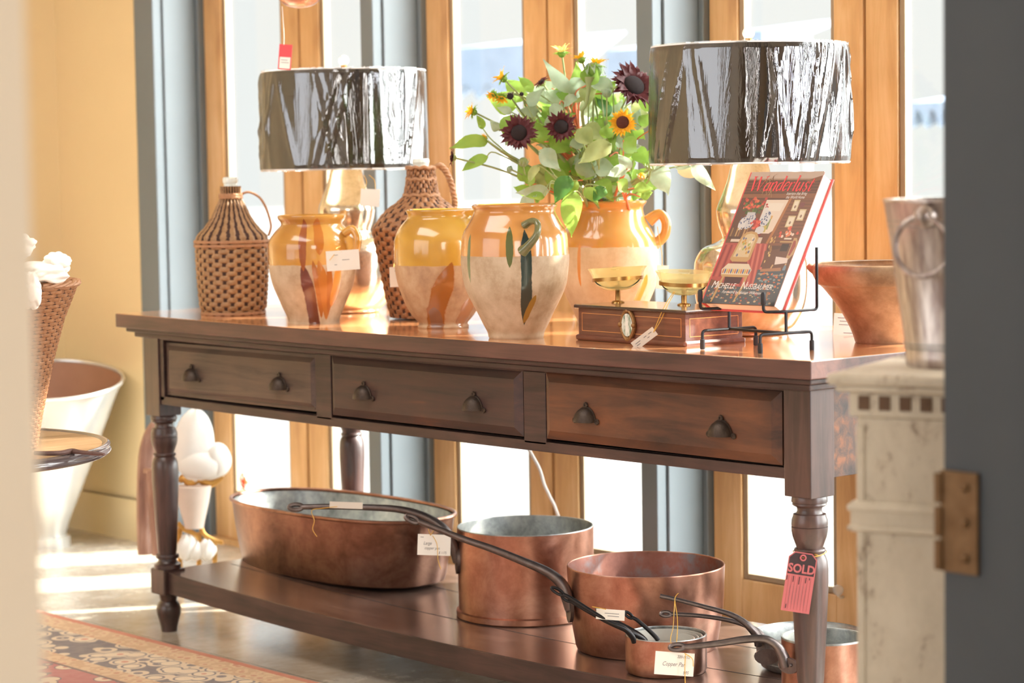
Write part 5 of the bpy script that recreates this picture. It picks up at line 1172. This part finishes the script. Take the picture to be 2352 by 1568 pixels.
# round table
P0 = at(-170, 1030, 5.0); rt = thing('round_table', 'round wooden pedestal table with a dark moulded rim, cut off at the left', 'table', (P0.x, P0.y, 0))
Rr = 420*5.0/F; zz = P0.z
obj('table_top', lathe(B(), [(.01, zz-.006), (Rr-.02, zz-.006), (Rr-.02, zz), (.01, zz)], 96), M['table_round'], rt, smooth=False)
obj('rim_moulding', lathe(B(), smoothprof([(Rr-.020, zz-.022), (Rr-.008, zz-.022), (Rr, zz-.014), (Rr-.004, zz-.006), (Rr-.002, zz), (Rr-.010, zz+.004), (Rr-.020, zz)], 3), 96, caps=(False, False)), M['table_rim'], rt)
obj('pedestal', lathe(B(), smoothprof([(.16, 0), (.16, .03), (.05, .06), (.035, .12), (.05, .22), (.03, .34), (.05, .46), (.08, zz-.02)], 4), 32), M['wood_post'], rt)
tw = [at(80, 1040, 4.78), at(110, 1041, 4.78), at(140, 1040, 4.78), at(165, 1036, 4.78), at(185, 1038, 4.79), at(215, 1041, 4.8), at(240, 1043, 4.8)]
tw = [CAM+(p_-CAM)*((zz+.009-CAM.z)/(p_.z-CAM.z)) for p_ in tw]
tag(obj('twig', tube(B(), tw, [.0045, .005, .0052, .006, .0045, .004, .003], 8, sub=4), M['twig']), 'thin brown knobbly twig lying across the round table edge', 'twig')
P1 = Vector((at(25, 1000, 4.97).x, at(25, 1000, 4.97).y, zz)); bs = thing('wicker_basket', 'tall tapered wicker basket filled with white linens, on the round table', 'basket', tuple(P1))
kb = 4.97/F; hb = at(25, 650, 4.97).z-zz
bm = wicker(B(), [(58*kb, .002), (72*kb, hb*.2), (98*kb, hb*.5), (128*kb, hb*.78), (158*kb, hb*.97), (160*kb, hb)], 40, .0075, .0022, 280, 9, 0, -1.55)
obj('woven_body', bm, [M['wicker_brown'], M['wicker_dark']], bs)
bm = B()
for q_ in range(3): tube(bm, [((161*kb+.004*math.cos(i*.55+q_*2.1))*math.cos(2*PI*i/120), (161*kb+.004*math.cos(i*.55+q_*2.1))*math.sin(2*PI*i/120), hb+.004*math.sin(i*.55+q_*2.1)) for i in range(120)], .0042, 6, closed=True)
obj('braided_rim', bm, M['rope'], bs)
def cloth(label, u, v, d, ru, rv, seed, hang=None):
    c = at(u, v, d); R5 = random.Random(seed); bm = B(); k_ = d/F; n_, m_ = 128, 64
    rows = []
    for i in range(m_+1):
        ph = PI*i/m_; row = []
        for j in range(n_):
            th = 2*PI*j/n_; dr = Vector((math.cos(th)*math.sin(ph), math.sin(th)*math.sin(ph), math.cos(ph)))
            q1 = noise.noise(dr*1.5+Vector((seed, 0, 0))); w_ = 1+.22*q1+.085*math.sin(6*dr.z+3.2*dr.x+4*q1+seed)+.03*math.sin(13*dr.x-7*dr.z+5*q1)
            row.append(bm.verts.new((dr.x*ru*k_*w_, dr.y*ru*k_*w_, dr.z*rv*k_*w_)))
        rows.append(row)
    for i in range(m_):
        for j in range(n_):
            bm.faces.new((rows[i][j], rows[i][(j+1) % n_], rows[i+1][(j+1) % n_], rows[i+1][j]))
    bmesh.ops.remove_doubles(bm, verts=bm.verts, dist=1e-6)
    return tag(obj('linen_napkin', bm, M['linen'], loc=tuple(c)), label, 'napkin', 'folded linens in the wicker basket')
cloth('rolled white linen on top of the basket, highest of the pile', 50, 566, 4.92, 30, 26, 1)
cloth('white linen with a puffed fold at the right of the basket pile', 130, 605, 4.88, 32, 26, 4)
cloth('wide white linen with a thin dark stripe, low over the basket rim', 90, 628, 4.86, 66, 26, 9)
cloth('white linen corner draped over the basket front', 72, 668, 4.80, 22, 44, 6)
# curved chair part and sunlit ornament behind the left leg
c = Vector((-1.06, .70, 0)); t = thing('carved_chair', 'curved wooden chair back catching sun, between yellow wall and table leg', 'chair', tuple(c)); D_ = 6.86
def rel(u, v, d=D_): return at(u, v, d)-c
bm = tube(B(), [rel(334, 1273), rel(332, 1200), rel(333, 1120), rel(336, 1050), rel(345, 1005), rel(358, 978), rel(372, 966)], [.024, .025, .026, .026, .024, .020, .014], 10, sub=5, flatten=.75); M['pale_wood'] = wood('sunlit_chair_wood', [(.36, (128, 92, 78)), (.5, (160, 120, 102)), (.64, (186, 150, 132))], 2, .4, 7); obj('curved_back', bm, M['pale_wood'], t)
bm = tube(B(), [rel(362, 1275, 6.8), rel(358, 1200, 6.8), rel(354, 1130, 6.8), rel(350, 1080, 6.8)], [.016, .018, .019, .018], 8, sub=4); obj('leg', bm, M['pale_wood'], t)
bm = B(); box(bm, (-.004, -.03, .25), (.04, .03, .268), 0, Matrix.Translation(rel(350, 1078, 6.84)-Vector((0, 0, .26)))); obj('seat_rail', bm, M['pale_wood'], t, smooth=False, bevel=.004)
c = Vector((-.80, .80, 0)); D_ = 6.72; k_ = D_/F  # white lobes stand in for a sunlit, blown-out ornament of unclear shape
t = thing('gilt_ornament', 'sunlit white ornament on a scrolled gilt base, behind the left table leg', 'white_ornament', tuple(c))
def blob(bm, u, v, ru, rv, ry, seed, amp=.08):
    ce = rel(u, v); R6 = []
    for i in range(19):
        ph = PI*i/18; row = []
        for j in range(32):
            th = 2*PI*j/32; d_ = RT*math.cos(th)*math.sin(ph)*ru*k_+FW*math.sin(th)*math.sin(ph)*ry*k_+UP*math.cos(ph)*rv*k_
            row.append(bm.verts.new(ce+d_*(1+amp*math.sin(5*th+3*ph+seed))))
        R6.append(row)
    for i in range(18):
        for j in range(32): bm.faces.new((R6[i][j], R6[i][(j+1) % 32], R6[i+1][(j+1) % 32], R6[i+1][j]))
M['white_lobe'] = simple('ornament_white', (244, 242, 236), .8, var=4)
bm = B(); blob(bm, 447, 1024, 48, 86, 30, 0, .03); obj('rounded_top', bm, M['white_lobe'], t)
bm = B(); blob(bm, 466, 1066, 62, 38, 40, 2, .03); blob(bm, 500, 1056, 32, 40, 34, 1, .03); obj('side_lobes', bm, M['white_lobe'], t)
bm = B(); tube(bm, [rel(412, 1106), rel(424, 1096), rel(436, 1108), rel(454, 1100), rel(470, 1104), rel(484, 1110), rel(498, 1104), rel(512, 1094)], [.008, .013, .014, .013, .014, .013, .010, .006], 10, sub=4); obj('gilt_apron', bm, M['gilt'], t)
bm = lathe(B(), smoothprof([(22*k_, 0), (26*k_, 20*k_), (36*k_, 60*k_), (43*k_, 100*k_)], 4), 28, tuple(rel(446, 1212))); obj('tapered_body', bm, simple('pinkish_beige', (222, 204, 190), .6, var=8), t)
for pts in ([(408, 1200), (420, 1214), (440, 1222), (455, 1234), (458, 1250)], [(462, 1212), (470, 1228), (490, 1240), (506, 1245), (512, 1244)], [(455, 1222), (458, 1240), (456, 1262), (458, 1282)], [(492, 1240), (493, 1262), (492, 1284)], [(414, 1214), (412, 1240), (414, 1282)]):
    pp = [rel(a, b) for a, b in pts]
    if pts[-1][1] > 1270: pp[-1].z = .001
    obj('leg', tube(B(), pp, .0075, 8, sub=4), M['gilt'], t)
for u_, r_q in ((430, 26), (452, 20), (476, 22)): bm = B(); blob(bm, u_, 1287-r_q*1.15, r_q, r_q*1.15, 20, u_, .08); obj('scroll_foot', bm, M['white_lobe'], t)
# small glass knobs on the doors
def knob(door, u, v, d, rw, rh, mat_, arm):
    dr = bpy.data.objects[door]; a0 = at(u, v, 1)-CAM; d = (1.032-CAM.y)/a0.y; c = at(u, v, d); q_ = c-Vector(dr.location); k_ = d/F
    bm = lathe(B(), smoothprof([(.002, -rh*k_), (rw*.7*k_, -rh*.6*k_), (rw*k_, 0), (rw*.8*k_, rh*.6*k_), (.003, rh*.9*k_)], 4), 20, tuple(q_)); kb_ = struct(obj('door_knob', bm, mat_, dr))
    e = Vector(arm); struct(obj('knob_arm', tube(B(), [q_-Vector((0, 0, rh*k_*.8)), q_+Vector((0, .01, -rh*k_-.004)), q_+Vector((e.x, .018, -rh*k_-.004)), Vector((q_.x+e.x, .01, q_.z-rh*k_-.004))], .004, 8, sub=3), M['putty'], dr))
s = N('red_white_glass'); s.col(s.ramp(s.noise(s.coord((30, 30, 30)), 2, 1), [(.46, (226, 84, 50)), (.5, (250, 240, 230))], 'CONSTANT')); s.p(rough=.1)
knob('door_1', 560, 1103, 6.76, 10, 20, s.m, (-.045, 0, 0)); knob('door_6', 1925, 1355, 5.62, 13, 14, M['crystal'], (.0, 0, 0))

# rug
rg_ = obj('rug', box(B(), (-2.0, -2.3, 0), (2.0, 0, .008)), M['rug'], loc=(.35, -.03, 0), smooth=False)
tag(rg_, 'worn red, navy and cream patterned oriental rug on the floor in front', 'rug')

GR = {'confit_jar': 'glazed confit jars standing on the table', 'demijohn': 'wicker-covered bottles on the table', 'table_lamp': 'pair of mercury glass lamps', 'price_tag': 'shop price tags on the goods', 'sunflower': 'sunflowers in the orange jar',
      'yellow_flower': 'small yellow blooms in the orange jar', 'flower_bud': 'flower buds in the orange jar', 'leafy_stem': 'leafy stems in the orange jar', 'saucepan': 'copper saucepans on the shelf', 'frying_pan': 'shallow pans stacked on the shelf', 'small_saucepan': 'nested small saucepans', 'power_cord': 'cords behind the table', 'awning': 'awnings across the street'}
for o in list(bpy.data.objects):
    if o.parent is None and 'label' in o and 'group' not in o and o.name.split('.')[0] in GR: o['group'] = GR[o.name.split('.')[0]]
# ------------------------------------------------------------------ right foreground: pedestal and bucket
pc = at(1896, 858, 3.30); rzp = math.radians(22); ztop_p = pc.z
pd = thing('pedestal', 'chipped white painted wooden pedestal with dentil frieze, right foreground', 'pedestal', (pc.x, pc.y, 0), rzp)
S_ = .33
def pbox(nm, o0, o1, z0, z1, mat_='plinth', bev=.004): return obj(nm, box(B(), (o0, o0, z0), (S_-o0, S_-o0, z1)), M[mat_], pd, smooth=False, bevel=bev)
pbox('top_slab', 0, 0, ztop_p-.016, ztop_p, bev=.006); pbox('upper_moulding', .010, 0, ztop_p-.026, ztop_p-.016, bev=.004); pbox('frieze', .026, 0, ztop_p-.062, ztop_p-.026, bev=.002)
bm = B()
for i in range(9): box(bm, (.040+i*.030, .0235, ztop_p-.052), (.056+i*.030, .0265, ztop_p-.032))
obj('dentils', bm, M['plinth_dark'], pd, smooth=False)
pbox('shaft', .034, 0, .10, ztop_p-.062, bev=.003)
bm = B(); zc = at(1950, 1192, 3.3).z
box(bm, (.026, .026, zc-.022), (S_-.026, S_-.026, zc+.022)); box(bm, (.022, .022, zc+.008), (S_-.022, S_-.022, zc+.018)); box(bm, (.022, .022, zc-.020), (S_-.022, S_-.022, zc-.012)); obj('band_moulding', bm, M['plinth'], pd, smooth=False, bevel=.003)
pbox('plinth_base', .010, 0, 0, .10, bev=.006)
bm = B(); box(bm, (.034, .031, .12), (.046, .035, ztop_p-.075)); obj('corner_bead', bm, M['plinth'], pd, smooth=False, bevel=.002)
bc = at(2200, 834, 3.40); bc.z = ztop_p
kt = thing('metal_bucket', 'silver tapered bucket with a ring handle, on the chipped white pedestal', 'bucket', tuple(bc)); k = 3.40/F
s = N('brushed_bucket'); n1 = s.noise(s.coord((1, 1, .05)), 90, 3); s.col(s.ramp(n1, [(.35, (150, 134, 128)), (.65, (206, 196, 188))])); s.p(metal=.75, rough=.38); M['bucket'] = s.m
hB = 384*k
obj('bucket_body', lathe(B(), [(114*k, 0), (118*k, .004), (120*k, .020), (118*k, .022), (150*k, hB*.7), (166*k, hB-.006), (169*k, hB-.004), (169*k, hB), (163*k, hB), (112*k, .008), (.004, .008)], 72), M['bucket'], kt)
for z_, r_ in ((.028, 121), (.034, 122), (hB*.84, 156), (hB*.87, 158)): obj('engraved_band', tube(B(), ringpts((0, 0, z_), r_*k+.0005, 60), .0012, 6, closed=True), M['tin'], kt)
hdv = (at(2128, 492, 3.3)-bc); hdv.z = 0; hdv.normalize(); rk = 160*k
ce = hdv*(rk+.004); tz = at(2128, 497, 3.3).z-bc.z; sdv = Vector((-hdv.y, hdv.x, 0))
bm = B(); ball(bm, tuple(ce+Vector((0, 0, tz))), .017, 16); ball(bm, tuple(ce+hdv*.012+Vector((0, 0, tz))), .011, 12)
obj('handle_boss', bm, M['bucket'], kt)
obj('ring_handle', tube(B(), ringpts(ce+hdv*.012+Vector((0, 0, tz-.042)), .042, 40, sdv, Vector((0, 0, 1))), .0042, 10, closed=True), M['bucket'], kt)
